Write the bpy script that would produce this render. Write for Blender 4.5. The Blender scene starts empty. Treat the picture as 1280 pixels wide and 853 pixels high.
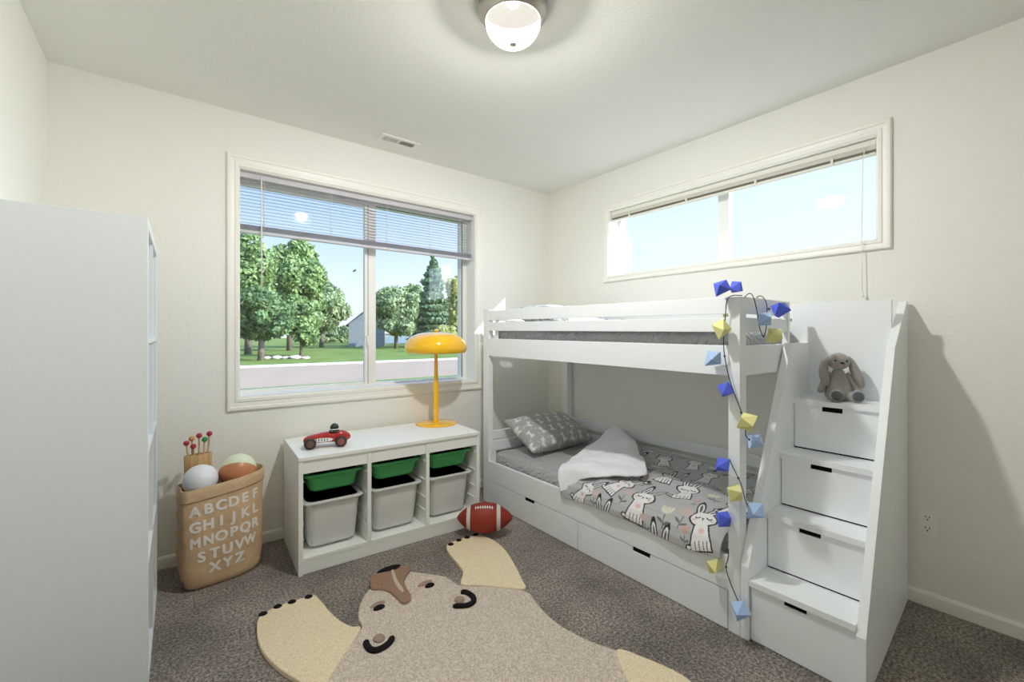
import bpy, bmesh, math, random
import numpy as np
from mathutils import Vector, Matrix, noise

PI = math.pi
sc = bpy.context.scene
COL = sc.collection
W = {}            # object name -> world matrix (computed by hand, no view-layer update needed)

# ------------------------------------------------------------------ materials
def nt(name):
    m = bpy.data.materials.new(name); m.use_nodes = True
    t = m.node_tree; b = t.nodes['Principled BSDF']
    return m, t, b

def mat(name, col, rough=.5, spec=.5, metal=0, bump=0, bscale=200, bdist=.002, vary=0, vscale=8, sheen=0, coat=0, detail=4, trans=0, emit=None, estr=0):
    m, t, b = nt(name)
    b.inputs['Base Color'].default_value = (*col, 1)
    b.inputs['Roughness'].default_value = rough
    b.inputs['Specular IOR Level'].default_value = spec
    b.inputs['Metallic'].default_value = metal
    b.inputs['Sheen Weight'].default_value = sheen
    b.inputs['Coat Weight'].default_value = coat
    b.inputs['Transmission Weight'].default_value = trans
    if emit:
        b.inputs['Emission Color'].default_value = (*emit, 1); b.inputs['Emission Strength'].default_value = estr
    co = t.nodes.new('ShaderNodeTexCoord')
    if bump:
        n = t.nodes.new('ShaderNodeTexNoise'); n.inputs['Scale'].default_value = bscale; n.inputs['Detail'].default_value = detail
        t.links.new(co.outputs['Object'], n.inputs['Vector'])
        bp = t.nodes.new('ShaderNodeBump'); bp.inputs['Strength'].default_value = bump; bp.inputs['Distance'].default_value = bdist
        t.links.new(n.outputs['Fac'], bp.inputs['Height']); t.links.new(bp.outputs['Normal'], b.inputs['Normal'])
    if vary:
        n = t.nodes.new('ShaderNodeTexNoise'); n.inputs['Scale'].default_value = vscale; n.inputs['Detail'].default_value = 5
        t.links.new(co.outputs['Object'], n.inputs['Vector'])
        r = t.nodes.new('ShaderNodeValToRGB')
        r.color_ramp.elements[0].position = .3; r.color_ramp.elements[1].position = .7
        r.color_ramp.elements[0].color = (*[c * (1 - vary) for c in col], 1)
        r.color_ramp.elements[1].color = (*[min(1, c * (1 + vary)) for c in col], 1)
        t.links.new(n.outputs['Fac'], r.inputs['Fac']); t.links.new(r.outputs['Color'], b.inputs['Base Color'])
    return m

def attr_mat(name, rough=.85, bump=.25, bscale=900):
    m, t, b = nt(name)
    a = t.nodes.new('ShaderNodeAttribute'); a.attribute_name = 'print'
    t.links.new(a.outputs['Color'], b.inputs['Base Color'])
    b.inputs['Roughness'].default_value = rough; b.inputs['Sheen Weight'].default_value = .15
    co = t.nodes.new('ShaderNodeTexCoord')
    n = t.nodes.new('ShaderNodeTexNoise'); n.inputs['Scale'].default_value = bscale
    t.links.new(co.outputs['Object'], n.inputs['Vector'])
    bp = t.nodes.new('ShaderNodeBump'); bp.inputs['Strength'].default_value = bump; bp.inputs['Distance'].default_value = .0006
    t.links.new(n.outputs['Fac'], bp.inputs['Height']); t.links.new(bp.outputs['Normal'], b.inputs['Normal'])
    return m

def carpet_mat():
    m, t, b = nt('carpet_pile')
    co = t.nodes.new('ShaderNodeTexCoord')
    def noi(s, d=2, r=.5):
        n = t.nodes.new('ShaderNodeTexNoise'); n.inputs['Scale'].default_value = s; n.inputs['Detail'].default_value = d; n.inputs['Roughness'].default_value = r
        t.links.new(co.outputs['Object'], n.inputs['Vector']); return n
    n1 = noi(95, 4, .85); n2 = noi(2.6, 3, .6); n3 = noi(60, 2)
    r = t.nodes.new('ShaderNodeValToRGB')
    e = r.color_ramp.elements
    e[0].position = .40; e[0].color = (.085, .070, .060, 1)
    e[1].position = .60; e[1].color = (.50, .44, .395, 1)
    k = e.new(.5); k.color = (.235, .20, .175, 1)
    t.links.new(n1.outputs['Fac'], r.inputs['Fac'])
    mr = t.nodes.new('ShaderNodeMapRange'); mr.inputs['From Min'].default_value = .35; mr.inputs['From Max'].default_value = .65
    mr.inputs['To Min'].default_value = .78; mr.inputs['To Max'].default_value = 1.42
    t.links.new(n2.outputs['Fac'], mr.inputs['Value'])
    mx = t.nodes.new('ShaderNodeVectorMath'); mx.operation = 'SCALE'
    t.links.new(r.outputs['Color'], mx.inputs[0]); t.links.new(mr.outputs['Result'], mx.inputs['Scale'])
    t.links.new(mx.outputs['Vector'], b.inputs['Base Color'])
    b.inputs['Roughness'].default_value = 1; b.inputs['Specular IOR Level'].default_value = .1; b.inputs['Sheen Weight'].default_value = .2
    bp = t.nodes.new('ShaderNodeBump'); bp.inputs['Strength'].default_value = .9; bp.inputs['Distance'].default_value = .012
    t.links.new(n1.outputs['Fac'], bp.inputs['Height']); t.links.new(bp.outputs['Normal'], b.inputs['Normal'])
    return m

def loop_mat(name, dark, light, scale=85, bs=.8, bd=.008):
    """looped wool pile: voronoi nubs"""
    m, t, b = nt(name)
    co = t.nodes.new('ShaderNodeTexCoord')
    v = t.nodes.new('ShaderNodeTexVoronoi'); v.inputs['Scale'].default_value = scale
    nz = t.nodes.new('ShaderNodeTexNoise'); nz.inputs['Scale'].default_value = 25
    mixv = t.nodes.new('ShaderNodeMix'); mixv.data_type = 'RGBA'; mixv.inputs['Factor'].default_value = .03
    t.links.new(co.outputs['Object'], nz.inputs['Vector'])
    t.links.new(co.outputs['Object'], mixv.inputs['A']); t.links.new(nz.outputs['Color'], mixv.inputs['B'])
    t.links.new(mixv.outputs['Result'], v.inputs['Vector'])
    r = t.nodes.new('ShaderNodeValToRGB'); e = r.color_ramp.elements
    e[0].position = .25; e[0].color = (*light, 1); e[1].position = .75; e[1].color = (*dark, 1)
    t.links.new(v.outputs['Distance'], r.inputs['Fac']); t.links.new(r.outputs['Color'], b.inputs['Base Color'])
    b.inputs['Roughness'].default_value = 1; b.inputs['Specular IOR Level'].default_value = .1
    bp = t.nodes.new('ShaderNodeBump'); bp.invert = True; bp.inputs['Strength'].default_value = bs; bp.inputs['Distance'].default_value = bd
    t.links.new(v.outputs['Distance'], bp.inputs['Height']); t.links.new(bp.outputs['Normal'], b.inputs['Normal'])
    return m

def glass_mat():
    m = bpy.data.materials.new('window_glass'); m.use_nodes = True
    t = m.node_tree; t.nodes.clear()
    o = t.nodes.new('ShaderNodeOutputMaterial'); mx = t.nodes.new('ShaderNodeMixShader')
    tr = t.nodes.new('ShaderNodeBsdfTransparent'); tr.inputs['Color'].default_value = (.97, .985, .98, 1)
    gl = t.nodes.new('ShaderNodeBsdfGlossy'); gl.inputs['Roughness'].default_value = .01
    fr = t.nodes.new('ShaderNodeFresnel'); fr.inputs['IOR'].default_value = 1.45
    ge = t.nodes.new('ShaderNodeNewGeometry'); mr = t.nodes.new('ShaderNodeMapRange'); mr.inputs['To Min'].default_value = 1.45; mr.inputs['To Max'].default_value = 1 / 1.45
    t.links.new(ge.outputs['Backfacing'], mr.inputs['Value']); t.links.new(mr.outputs['Result'], fr.inputs['IOR'])
    t.links.new(fr.outputs[0], mx.inputs[0]); t.links.new(tr.outputs[0], mx.inputs[1]); t.links.new(gl.outputs[0], mx.inputs[2])
    t.links.new(mx.outputs[0], o.inputs['Surface']); return m

def bowl_mat():
    """frosted lit glass: gives off light and lets the bulb inside shine through"""
    m = bpy.data.materials.new('lit_frosted_glass'); m.use_nodes = True
    t = m.node_tree; t.nodes.clear()
    o = t.nodes.new('ShaderNodeOutputMaterial'); mx = t.nodes.new('ShaderNodeMixShader'); ad = t.nodes.new('ShaderNodeAddShader')
    tr = t.nodes.new('ShaderNodeBsdfTransparent'); tr.inputs['Color'].default_value = (1, .97, .92, 1)
    em = t.nodes.new('ShaderNodeEmission'); em.inputs['Color'].default_value = (1, .95, .85, 1); em.inputs['Strength'].default_value = BOWL_E
    gl = t.nodes.new('ShaderNodeBsdfPrincipled'); gl.inputs['Roughness'].default_value = .15; gl.inputs['Base Color'].default_value = (.9, .88, .84, 1)
    mx.inputs[0].default_value = .35
    t.links.new(gl.outputs[0], ad.inputs[0]); t.links.new(em.outputs[0], ad.inputs[1])
    t.links.new(tr.outputs[0], mx.inputs[1]); t.links.new(ad.outputs[0], mx.inputs[2])
    t.links.new(mx.outputs[0], o.inputs['Surface']); return m
BOWL_E = 1.7

def leaf_mat(name, a, b_):
    m, t, b = nt(name)
    co = t.nodes.new('ShaderNodeTexCoord'); n = t.nodes.new('ShaderNodeTexNoise'); n.inputs['Scale'].default_value = 1.3; n.inputs['Detail'].default_value = 6
    t.links.new(co.outputs['Object'], n.inputs['Vector'])
    r = t.nodes.new('ShaderNodeValToRGB'); e = r.color_ramp.elements
    e[0].position = .35; e[0].color = (*a, 1); e[1].position = .65; e[1].color = (*b_, 1)
    t.links.new(n.outputs['Fac'], r.inputs['Fac']); t.links.new(r.outputs['Color'], b.inputs['Base Color'])
    b.inputs['Roughness'].default_value = .6
    tl = t.nodes.new('ShaderNodeBsdfTranslucent'); t.links.new(r.outputs['Color'], tl.inputs['Color'])
    mx = t.nodes.new('ShaderNodeMixShader'); mx.inputs[0].default_value = .35
    t.links.new(b.outputs[0], mx.inputs[1]); t.links.new(tl.outputs[0], mx.inputs[2])
    t.links.new(mx.outputs[0], t.nodes['Material Output'].inputs['Surface'])
    return m

WALL = mat('wall_paint', (.835, .83, .785), .75, .25, bump=.35, bscale=70, bdist=.0035, detail=3)
CEIL = mat('ceiling_paint', (.85, .852, .81), .8, .2, bump=.35, bscale=60, bdist=.003)
TRIM = mat('trim_paint', (.86, .85, .80), .4, .4)
VINYL = mat('window_vinyl', (.86, .86, .84), .35, .4)
GASKET = mat('window_gasket', (.16, .17, .17), .5)
GLASS = glass_mat()
CARPET = carpet_mat()
LAQ = mat('white_lacquer', (.86, .895, .92), .38, .4, bump=.05, bscale=300, bdist=.0004)
LAQ2 = mat('white_melamine', (.85, .87, .84), .4, .4, bump=.05, bscale=300, bdist=.0004)
SHELFW = mat('bookcase_foil', (.78, .825, .86), .45, .35)
BLACK = mat('black_recess', (.006, .006, .007), .8, .1)
SLAT = mat('blind_slat_vinyl', (.80, .78, .82), .45, .35)
tl_ = SLAT.node_tree; _b = tl_.nodes['Principled BSDF']; _t = tl_.nodes.new('ShaderNodeBsdfTranslucent'); _t.inputs['Color'].default_value = (.80, .78, .86, 1); _m = tl_.nodes.new('ShaderNodeMixShader'); _m.inputs[0].default_value = .35
tl_.links.new(_b.outputs[0], _m.inputs[1]); tl_.links.new(_t.outputs[0], _m.inputs[2]); tl_.links.new(_m.outputs[0], tl_.nodes['Material Output'].inputs['Surface'])
SLATB = mat('blind_slat_cream', (.78, .77, .70), .5, .3)
SLATSHADOW = mat('slat_shadow', (.14, .125, .10), .6)
CORDM = mat('cord_white', (.85, .84, .80), .6)
NICKEL = mat('brushed_nickel', (.50, .46, .42), .32, .5, metal=1)
GREEN = mat('green_plastic', (.060, .36, .115), .42, .45, bump=.06, bscale=900, bdist=.0003)
GREYP = mat('light_grey_plastic', (.66, .665, .655), .45, .4, bump=.08, bscale=900, bdist=.0003)
YELLOW = mat('yellow_enamel', (.96, .54, .010), .10, .6, coat=.5)
RED = mat('red_enamel', (.42, .022, .016), .22, .5, coat=.4)
TYRE = mat('dark_brown_rubber', (.035, .024, .02), .45)
HUB = mat('varnished_hub', (.13, .075, .045), .35)
HUBR = mat('red_hub', (.28, .08, .07), .4)
WHITEP = mat('white_enamel', (.85, .85, .83), .3)
BINSHADOW = mat('bin_shadow', (.012, .012, .012), .9, .1)
BLKP = mat('black_enamel', (.025, .03, .03), .25)
SHEET = mat('grey_cotton_sheet', (.43, .435, .435), .85, .2, bump=.5, bscale=40, bdist=.006, sheen=.2)
_t = SHEET.node_tree; _w = _t.nodes.new('ShaderNodeTexWave'); _w.inputs['Scale'].default_value = 11; _w.inputs['Distortion'].default_value = 9; _w.inputs['Detail'].default_value = 3; _w.inputs['Detail Scale'].default_value = 1.5; _w.bands_direction = 'DIAGONAL'
_c = _t.nodes.new('ShaderNodeTexCoord'); _t.links.new(_c.outputs['Object'], _w.inputs['Vector']); _bp = _t.nodes.new('ShaderNodeBump'); _bp.inputs['Strength'].default_value = .55; _bp.inputs['Distance'].default_value = .012
_t.links.new(_w.outputs['Fac'], _bp.inputs['Height']); _t.links.new([n for n in _t.nodes if n.type == 'BUMP'][0].outputs['Normal'], _bp.inputs['Normal']); _t.links.new(_bp.outputs['Normal'], _t.nodes['Principled BSDF'].inputs['Normal'])
DUVET = attr_mat('printed_cotton'); LINING = mat('white_cotton_lining', (.84, .86, .88), .85, .2, bump=.25, bscale=30, bdist=.004, sheen=.2)
BALLR = mat('red_leather', (.27, .030, .018), .55, .35, bump=.35, bscale=500, bdist=.0006)
BALLW = mat('white_leather_band', (.62, .60, .57), .6)
PAPER = mat('kraft_paper', (.64, .455, .285), .75, .2, bump=.9, bscale=11, bdist=.012, vary=.13, vscale=9, detail=6)
PRINTW = mat('white_print', (.86, .82, .78), .7)
BAMBOO = None
MINT = mat('mint_rubber', (.70, .78, .58), .35, .4)
CORAL = mat('terracotta_rubber', (.56, .235, .11), .35, .4)
PUREW = mat('white_rubber', (.80, .82, .86), .4, .4)
PLUSH = mat('grey_knit_plush', (.34, .32, .30), .95, .1, bump=.6, bscale=420, bdist=.002, sheen=.4)
PLUSHD = mat('dark_grey_felt', (.10, .115, .125), .95, .1, bump=.5, bscale=500, bdist=.0015, sheen=.3)
RUGB = loop_mat('beige_loop_wool', (.62, .525, .445), (.84, .73, .635), 120, .9, .009)
RUGY = loop_mat('cream_tufted_wool', (.72, .60, .40), (.88, .77, .56), 210, .45, .003)
RUGBR = loop_mat('brown_tufted_wool', (.27, .165, .11), (.38, .25, .18), 260, .4, .003)
RUGPK = loop_mat('mauve_tufted_wool', (.32, .23, .19), (.44, .33, .27), 260, .4, .003)
RUGBK = mat('black_tufted_wool', (.016, .014, .016), .95, .1, bump=.6, bscale=400, bdist=.002)
RUGW = mat('off_white_tufted_wool', (.55, .44, .36), .95, .1, bump=.6, bscale=400, bdist=.002)
RUGEDGE = mat('ochre_edge_binding', (.33, .22, .08), .9, .1)
BLUE = mat('blue_paper', (.11, .16, .78), .7, .2)
LBLUE = mat('pale_blue_paper', (.42, .58, .88), .7, .2)
YELP = mat('pale_yellow_paper', (.80, .77, .34), .7, .2)
WIRE = mat('black_wire', (.02, .02, .02), .5)
PEACH = mat('peach_cardboard', (.62, .42, .34), .6)
SLATE = mat('slate_cardboard', (.20, .24, .28), .6)
TAUPE = mat('taupe_cardboard', (.30, .24, .22), .6)

# ------------------------------------------------------------------ object helpers
def link(o): COL.objects.link(o); return o

def props(o, label=None, cat=None, group=None, kind=None):
    if label: o['label'] = label
    if cat: o['category'] = cat
    if group: o['group'] = group
    if kind: o['kind'] = kind
    return o

def thing(name, loc, rz=0, label=None, cat=None, group=None, kind=None, mtx=None):
    o = bpy.data.objects.new(name, None); link(o); o.empty_display_size = .05
    M = mtx if mtx is not None else Matrix.Translation(loc) @ Matrix.Rotation(rz, 4, 'Z')
    o.matrix_world = M; o.location = M.to_translation(); o.rotation_euler = M.to_euler()
    W[o.name] = M.copy()
    return props(o, label, cat, group, kind)

class G:
    """geometry collector in one coordinate frame"""
    def __init__(s): s.v = []; s.f = []; s.m = []; s.sm = []
    def add(s, vs, fs, mi=0, smooth=False):
        b = len(s.v); s.v += [tuple(p) for p in vs]; s.f += [tuple(i + b for i in f) for f in fs]
        s.m += [mi] * len(fs); s.sm += [smooth] * len(fs); return s
    def box(s, x0, x1, y0, y1, z0, z1, mi=0, bev=0):
        x0, x1 = sorted((x0, x1)); y0, y1 = sorted((y0, y1)); z0, z1 = sorted((z0, z1))
        if bev <= 0:
            vs = [(x, y, z) for z in (z0, z1) for y in (y0, y1) for x in (x0, x1)]
            fs = [(0, 2, 3, 1), (4, 5, 7, 6), (0, 1, 5, 4), (2, 6, 7, 3), (0, 4, 6, 2), (1, 3, 7, 5)]
            return s.add(vs, fs, mi)
        bm = bmesh.new(); bmesh.ops.create_cube(bm, size=1)
        for v in bm.verts: v.co = Vector(((x0 + x1) / 2 + v.co.x * (x1 - x0), (y0 + y1) / 2 + v.co.y * (y1 - y0), (z0 + z1) / 2 + v.co.z * (z1 - z0)))
        bv = min(bev, .45 * min(x1 - x0, y1 - y0, z1 - z0))
        bmesh.ops.bevel(bm, geom=bm.edges[:], offset=bv, segments=2, profile=.6, affect='EDGES')
        return s.bm(bm, mi)
    def bm(s, bm, mi=0, smooth=False):
        bm.verts.index_update(); s.add([v.co[:] for v in bm.verts], [[v.index for v in f.verts] for f in bm.faces], mi, smooth); bm.free(); return s
    def lathe(s, prof, n=32, c=(0, 0, 0), mi=0, smooth=True, cap=False):
        vs = []; fs = []
        for r, z in prof:
            for k in range(n):
                a = 2 * PI * k / n; vs.append((c[0] + r * math.cos(a), c[1] + r * math.sin(a), c[2] + z))
        for i in range(len(prof) - 1):
            for k in range(n):
                k2 = (k + 1) % n; fs.append((i * n + k, i * n + k2, (i + 1) * n + k2, (i + 1) * n + k))
        if cap:
            fs.append(tuple(reversed(range(n)))); fs.append(tuple(range((len(prof) - 1) * n, len(prof) * n)))
        return s.add(vs, fs, mi, smooth)
    def tube(s, pts, r, n=8, mi=0, caps=True, flat=1.0):
        pts = [Vector(p) for p in pts]; vs = []; fs = []
        rr = r if isinstance(r, (list, tuple)) else [r] * len(pts)
        ref = Vector((0, 0, 1)); 
        if abs((pts[1] - pts[0]).normalized().z) > .9: ref = Vector((1, 0, 0))
        nv = None
        for i, p in enumerate(pts):
            t = (pts[min(i + 1, len(pts) - 1)] - pts[max(i - 1, 0)]).normalized()
            if nv is None: nv = (ref - t * ref.dot(t)).normalized()
            else: nv = (nv - t * nv.dot(t)).normalized()
            b = t.cross(nv)
            for k in range(n):
                a = 2 * PI * k / n; vs.append(p + nv * math.cos(a) * rr[i] * flat + b * math.sin(a) * rr[i])
        for i in range(len(pts) - 1):
            for k in range(n):
                k2 = (k + 1) % n; fs.append((i * n + k, i * n + k2, (i + 1) * n + k2, (i + 1) * n + k))
        if caps:
            fs.append(tuple(reversed(range(n)))); fs.append(tuple(range((len(pts) - 1) * n, len(pts) * n)))
        return s.add(vs, fs, mi, True)
    def ell(s, c, r, mi=0, n=24, M=None, m=16):
        vs = []; fs = []
        M = M or Matrix.Identity(3)
        for i in range(m + 1):
            th = PI * i / m
            for k in range(n):
                a = 2 * PI * k / n
                p = M @ Vector((r[0] * math.sin(th) * math.cos(a), r[1] * math.sin(th) * math.sin(a), r[2] * math.cos(th)))
                vs.append((c[0] + p.x, c[1] + p.y, c[2] + p.z))
        for i in range(m):
            for k in range(n):
                k2 = (k + 1) % n
                if i == 0: fs.append((0, (i + 1) * n + k, (i + 1) * n + k2))
                elif i == m - 1: fs.append((i * n + k, (i + 1) * n, i * n + k2))
                else: fs.append((i * n + k, (i + 1) * n + k, (i + 1) * n + k2, i * n + k2))
        return s.add(vs, fs, mi, True)
    def prism(s, poly, z0, z1, mi=0, axis='z', bev=0):
        """extrude polygon; axis y: poly is (x,z) extruded between y0,y1"""
        bm = bmesh.new(); mk = (lambda p, h: (p[0], p[1], h)) if axis == 'z' else (lambda p, h: (p[0], h, p[1])) if axis == 'y' else (lambda p, h: (h, p[0], p[1]))
        a = [bm.verts.new(mk(p, z0)) for p in poly]; b = [bm.verts.new(mk(p, z1)) for p in poly]
        bm.faces.new(list(reversed(a))); bm.faces.new(b)
        for i in range(len(poly)):
            j = (i + 1) % len(poly); bm.faces.new((a[i], a[j], b[j], b[i]))
        bmesh.ops.recalc_face_normals(bm, faces=bm.faces[:])
        if bev: bmesh.ops.bevel(bm, geom=bm.edges[:], offset=bev, segments=2, profile=.6, affect='EDGES')
        bmesh.ops.triangulate(bm, faces=[f for f in bm.faces if len(f.verts) > 4])
        return s.bm(bm, mi)
    def loft(s, rings, mi=0, closed=True, cap0=False, cap1=False, smooth=True):
        n = len(rings[0]); vs = [p for r in rings for p in r]; fs = []
        for i in range(len(rings) - 1):
            for k in range(n if closed else n - 1):
                k2 = (k + 1) % n; fs.append((i * n + k, i * n + k2, (i + 1) * n + k2, (i + 1) * n + k))
        if cap0: fs.append(tuple(reversed(range(n))))
        if cap1: fs.append(tuple(range((len(rings) - 1) * n, len(rings) * n)))
        return s.add(vs, fs, mi, smooth)

def build(name, g, mats, parent=None, local=False, label=None, loc=None):
    """g in world coordinates unless local; becomes one mesh object"""
    me = bpy.data.meshes.new(name)
    vs = np.array(g.v, dtype=float)
    if parent is not None and not local:
        inv = np.array(W[parent.name].inverted()); vs = vs @ inv[:3, :3].T + inv[:3, 3]
    elif parent is None and loc is not None and not local:
        vs = vs - np.array(loc)
    me.from_pydata(vs.tolist(), [], g.f)
    if not isinstance(mats, (list, tuple)): mats = [mats]
    for m in mats: me.materials.append(m)
    me.polygons.foreach_set('material_index', g.m); me.polygons.foreach_set('use_smooth', g.sm)
    me.validate(); me.update()
    bm = bmesh.new(); bm.from_mesh(me); bmesh.ops.recalc_face_normals(bm, faces=bm.faces[:]); bm.to_mesh(me); bm.free()
    o = bpy.data.objects.new(name, me); link(o)
    if parent is not None: o.parent = parent; W[o.name] = W[parent.name].copy()
    elif loc is not None: o.location = loc; W[o.name] = Matrix.Translation(loc)
    else: W[o.name] = Matrix.Identity(4)
    if label: o['label'] = label
    return o

def struct(o): o['kind'] = 'structure'; return o

def kids(o): return [c for c in bpy.data.objects if c.parent == o]
def copy_tree(o, parent=None, M=None):
    c = o.copy(); link(c); c.parent = parent
    if parent is None:
        c.location = M.to_translation(); c.rotation_euler = M.to_euler(); W[c.name] = M.copy()
    else: W[c.name] = W[parent.name].copy()
    for ch in kids(o): copy_tree(ch, c)
    return c

def smoothpoly(pts, n=6, closed=True):
    P = [Vector((*p, 0)) if len(p) == 2 else Vector(p) for p in pts]; N = len(P); out = []
    for i in range(N if closed else N - 1):
        p0 = P[(i - 1) % N] if closed else P[max(i - 1, 0)]; p1 = P[i]; p2 = P[(i + 1) % N]; p3 = P[(i + 2) % N] if closed else P[min(i + 2, N - 1)]
        for k in range(n):
            t = k / n
            out.append(.5 * ((2 * p1) + (-p0 + p2) * t + (2 * p0 - 5 * p1 + 4 * p2 - p3) * t * t + (-p0 + 3 * p1 - 3 * p2 + p3) * t ** 3))
    if not closed: out.append(P[-1])
    return out

# ------------------------------------------------------------------ room
YA, XR, XL, H, YB = 2.8626, 2.634, -.449, 2.44, -1.45
AX0, AX1, AZ0, AZ1 = .296, 1.862, .845, 2.130          # window_1 opening (wall_back)
BY0, BY1, BZ0, BZ1 = .570, 2.180, 1.645, 2.140         # window_2 opening (wall_right)
TH = .16

g = G().box(XL - TH, XR + TH, YB - .1, YA + TH, -.12, 0)
struct(build('floor', g, CARPET))
g = G().box(XL - TH, XR + TH, YB - .1, YA + TH, H, H + .12)
struct(build('ceiling', g, CEIL))
g = G()
g.box(XL - TH, AX0, YA, YA + TH, 0, H).box(AX1, XR + TH, YA, YA + TH, 0, H).box(AX0, AX1, YA, YA + TH, 0, AZ0).box(AX0, AX1, YA, YA + TH, AZ1, H)
struct(build('wall_back', g, WALL))
g = G()
g.box(XR, XR + TH, YB, BY0, 0, H).box(XR, XR + TH, BY1, YA, 0, H).box(XR, XR + TH, BY0, BY1, 0, BZ0).box(XR, XR + TH, BY0, BY1, BZ1, H)
struct(build('wall_right', g, WALL))
struct(build('wall_left', G().box(XL - TH, XL, YB, YA, 0, H), WALL))
# wall behind the camera
struct(build('wall_front', G().box(XL, XR, YB - .1, YB, 0, H), WALL))

def bb_profile(t=.012, h=.062):
    return [(0, 0), (t, 0), (t, h - .012), (t * .55, h - .003), (t * .3, h), (0, h)]
g = G(); g.prism([(YA - d, z) for d, z in bb_profile()], XL, XR, axis='x'); struct(build('baseboard_back', g, TRIM))
g = G(); g.prism([(XR - d, z) for d, z in bb_profile()], YB, YA - .012, axis='y'); struct(build('baseboard_right', g, TRIM))
g = G(); g.prism([(XL + d, z) for d, z in bb_profile()], YB, YA - .012, axis='y'); struct(build('baseboard_left', g, TRIM))

def casing(g, o0, o1, q0, q1, i0, i1, j0, j1, put):
    """mitred moulded casing; outer rect (o0..o1,q0..q1), inner rect; put(a,b,depth)"""
    prof = [(0, 0), (0, .010), (.10, .016), (.28, .016), (.34, .011), (.62, .009), (.70, .013), (.90, .013), (1, .006), (1, 0)]
    rings = []
    for t, d in prof:
        a0, a1 = o0 + (i0 - o0) * t, o1 + (i1 - o1) * t; b0, b1 = q0 + (j0 - q0) * t, q1 + (j1 - q1) * t
        rings.append([put(a0, b0, d), put(a1, b0, d), put(a1, b1, d), put(a0, b1, d)])
    g.loft(rings, smooth=False)

# window_1 in wall_back
w1 = thing('window_1', (1.08, YA, AZ0), kind='structure')
g = G(); casing(g, .236, 1.925, .770, 2.205, AX0, AX1, AZ0, AZ1, lambda a, b, d: (a, YA - d, b)); struct(build('casing', g, TRIM, w1))
g = G()   # jamb lining
g.box(AX0 - .002, AX0 + .004, YA - .004, 3.06, AZ0, AZ1).box(AX1 - .004, AX1 + .002, YA - .004, 3.06, AZ0, AZ1).box(AX0, AX1, YA - .004, 3.06, AZ1 - .004, AZ1 + .002).box(AX0, AX1, YA - .004, 3.06, AZ0 - .002, AZ0 + .006)
struct(build('jamb', g, TRIM, w1))
g = G(); f = .036
fl, fbt = .010, .016
for (a, b, c, d) in ((AX0, AX0 + fl, AZ0, AZ1), (AX1 - f, AX1, AZ0, AZ1), (AX0 + fl, AX1 - f, AZ0, AZ0 + fbt), (AX0 + fl, AX1 - f, AZ1 - f, AZ1)):
    g.box(a, b, 2.985, 3.07, c, d, bev=.004)
g.box(1.078, 1.125, 2.995, 3.065, AZ0 + fbt, AZ1 - f, bev=.004)
struct(build('window_frame', g, VINYL, w1))
g = G(); s = .022     # sliding sash at the left
x0, x1, z0, z1 = AX0 + fl, 1.077, AZ0 + fbt, AZ1 - f
g.box(x0, x0 + .005, 2.99, 3.02, z0, z1, bev=.003).box(x1 - s - .012, x1, 2.985, 3.02, z0, z1, bev=.003).box(x0 + .005, x1 - s - .012, 2.991, 3.019, z0, z0 + .011, bev=.003).box(x0 + .005, x1 - s - .012, 2.991, 3.019, z1 - s, z1, bev=.003)
sash = struct(build('sliding_sash', g, VINYL, w1))
g = G(); g.box(1.064, 1.0675, 2.9835, 2.986, z0, z1)
g.box(AX1 - f - .004, AX1 - f, 2.993, 3.0, z0, z1).box(1.125, AX1 - f, 2.993, 3.0, z1 - .004, z1)
struct(build('gasket', g, GASKET, w1))
g = G(); g.box(1.05, 1.062, 2.965, 2.985, 1.12, 1.19, bev=.004).box(1.053, 1.059, 2.95, 2.967, 1.135, 1.15, bev=.002)
struct(build('latch', g, VINYL, w1))
struct(build('glass_pane', G().box(x0 + .005, x1 - s - .012, 3.003, 3.007, z0 + .011, z1 - s), GLASS, w1))
struct(build('glass_pane', G().box(1.125, AX1 - f, 3.043, 3.047, z0, z1), GLASS, w1))

# window_2 in wall_right
w2 = thing('window_2', (XR, 1.37, BZ0), kind='structure')
g = G(); casing(g, .516, 2.226, 1.596, 2.204, BY0, BY1, BZ0, BZ1, lambda a, b, d: (XR - d, a, b)); struct(build('casing', g, TRIM, w2))
g = G()
g.box(XR - .004, 2.83, BY0 - .002, BY0 + .004, BZ0, BZ1).box(XR - .004, 2.83, BY1 - .004, BY1 + .002, BZ0, BZ1).box(XR - .004, 2.83, BY0, BY1, BZ1 - .004, BZ1 + .002).box(XR - .004, 2.83, BY0, BY1, BZ0 - .002, BZ0 + .005)
struct(build('jamb', g, TRIM, w2))
g = G(); f = .022
for (a, b, c, d) in ((BY0, BY0 + f, BZ0, BZ1), (BY1 - f, BY1, BZ0, BZ1), (BY0 + f, BY1 - f, BZ0, BZ0 + f), (BY0 + f, BY1 - f, BZ1 - f, BZ1)):
    g.box(2.745, 2.80, a, b, c, d, bev=.004)
g.box(2.75, 2.795, 1.325, 1.395, BZ0 + f, BZ1 - f, bev=.004)
struct(build('window_frame', g, VINYL, w2))
struct(build('glass_pane', G().box(2.77, 2.774, 1.395, BY1 - f, BZ0 + f, BZ1 - f), GLASS, w2))
struct(build('glass_pane', G().box(2.77, 2.774, BY0 + f, 1.325, BZ0 + f, BZ1 - f), GLASS, w2))

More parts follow.
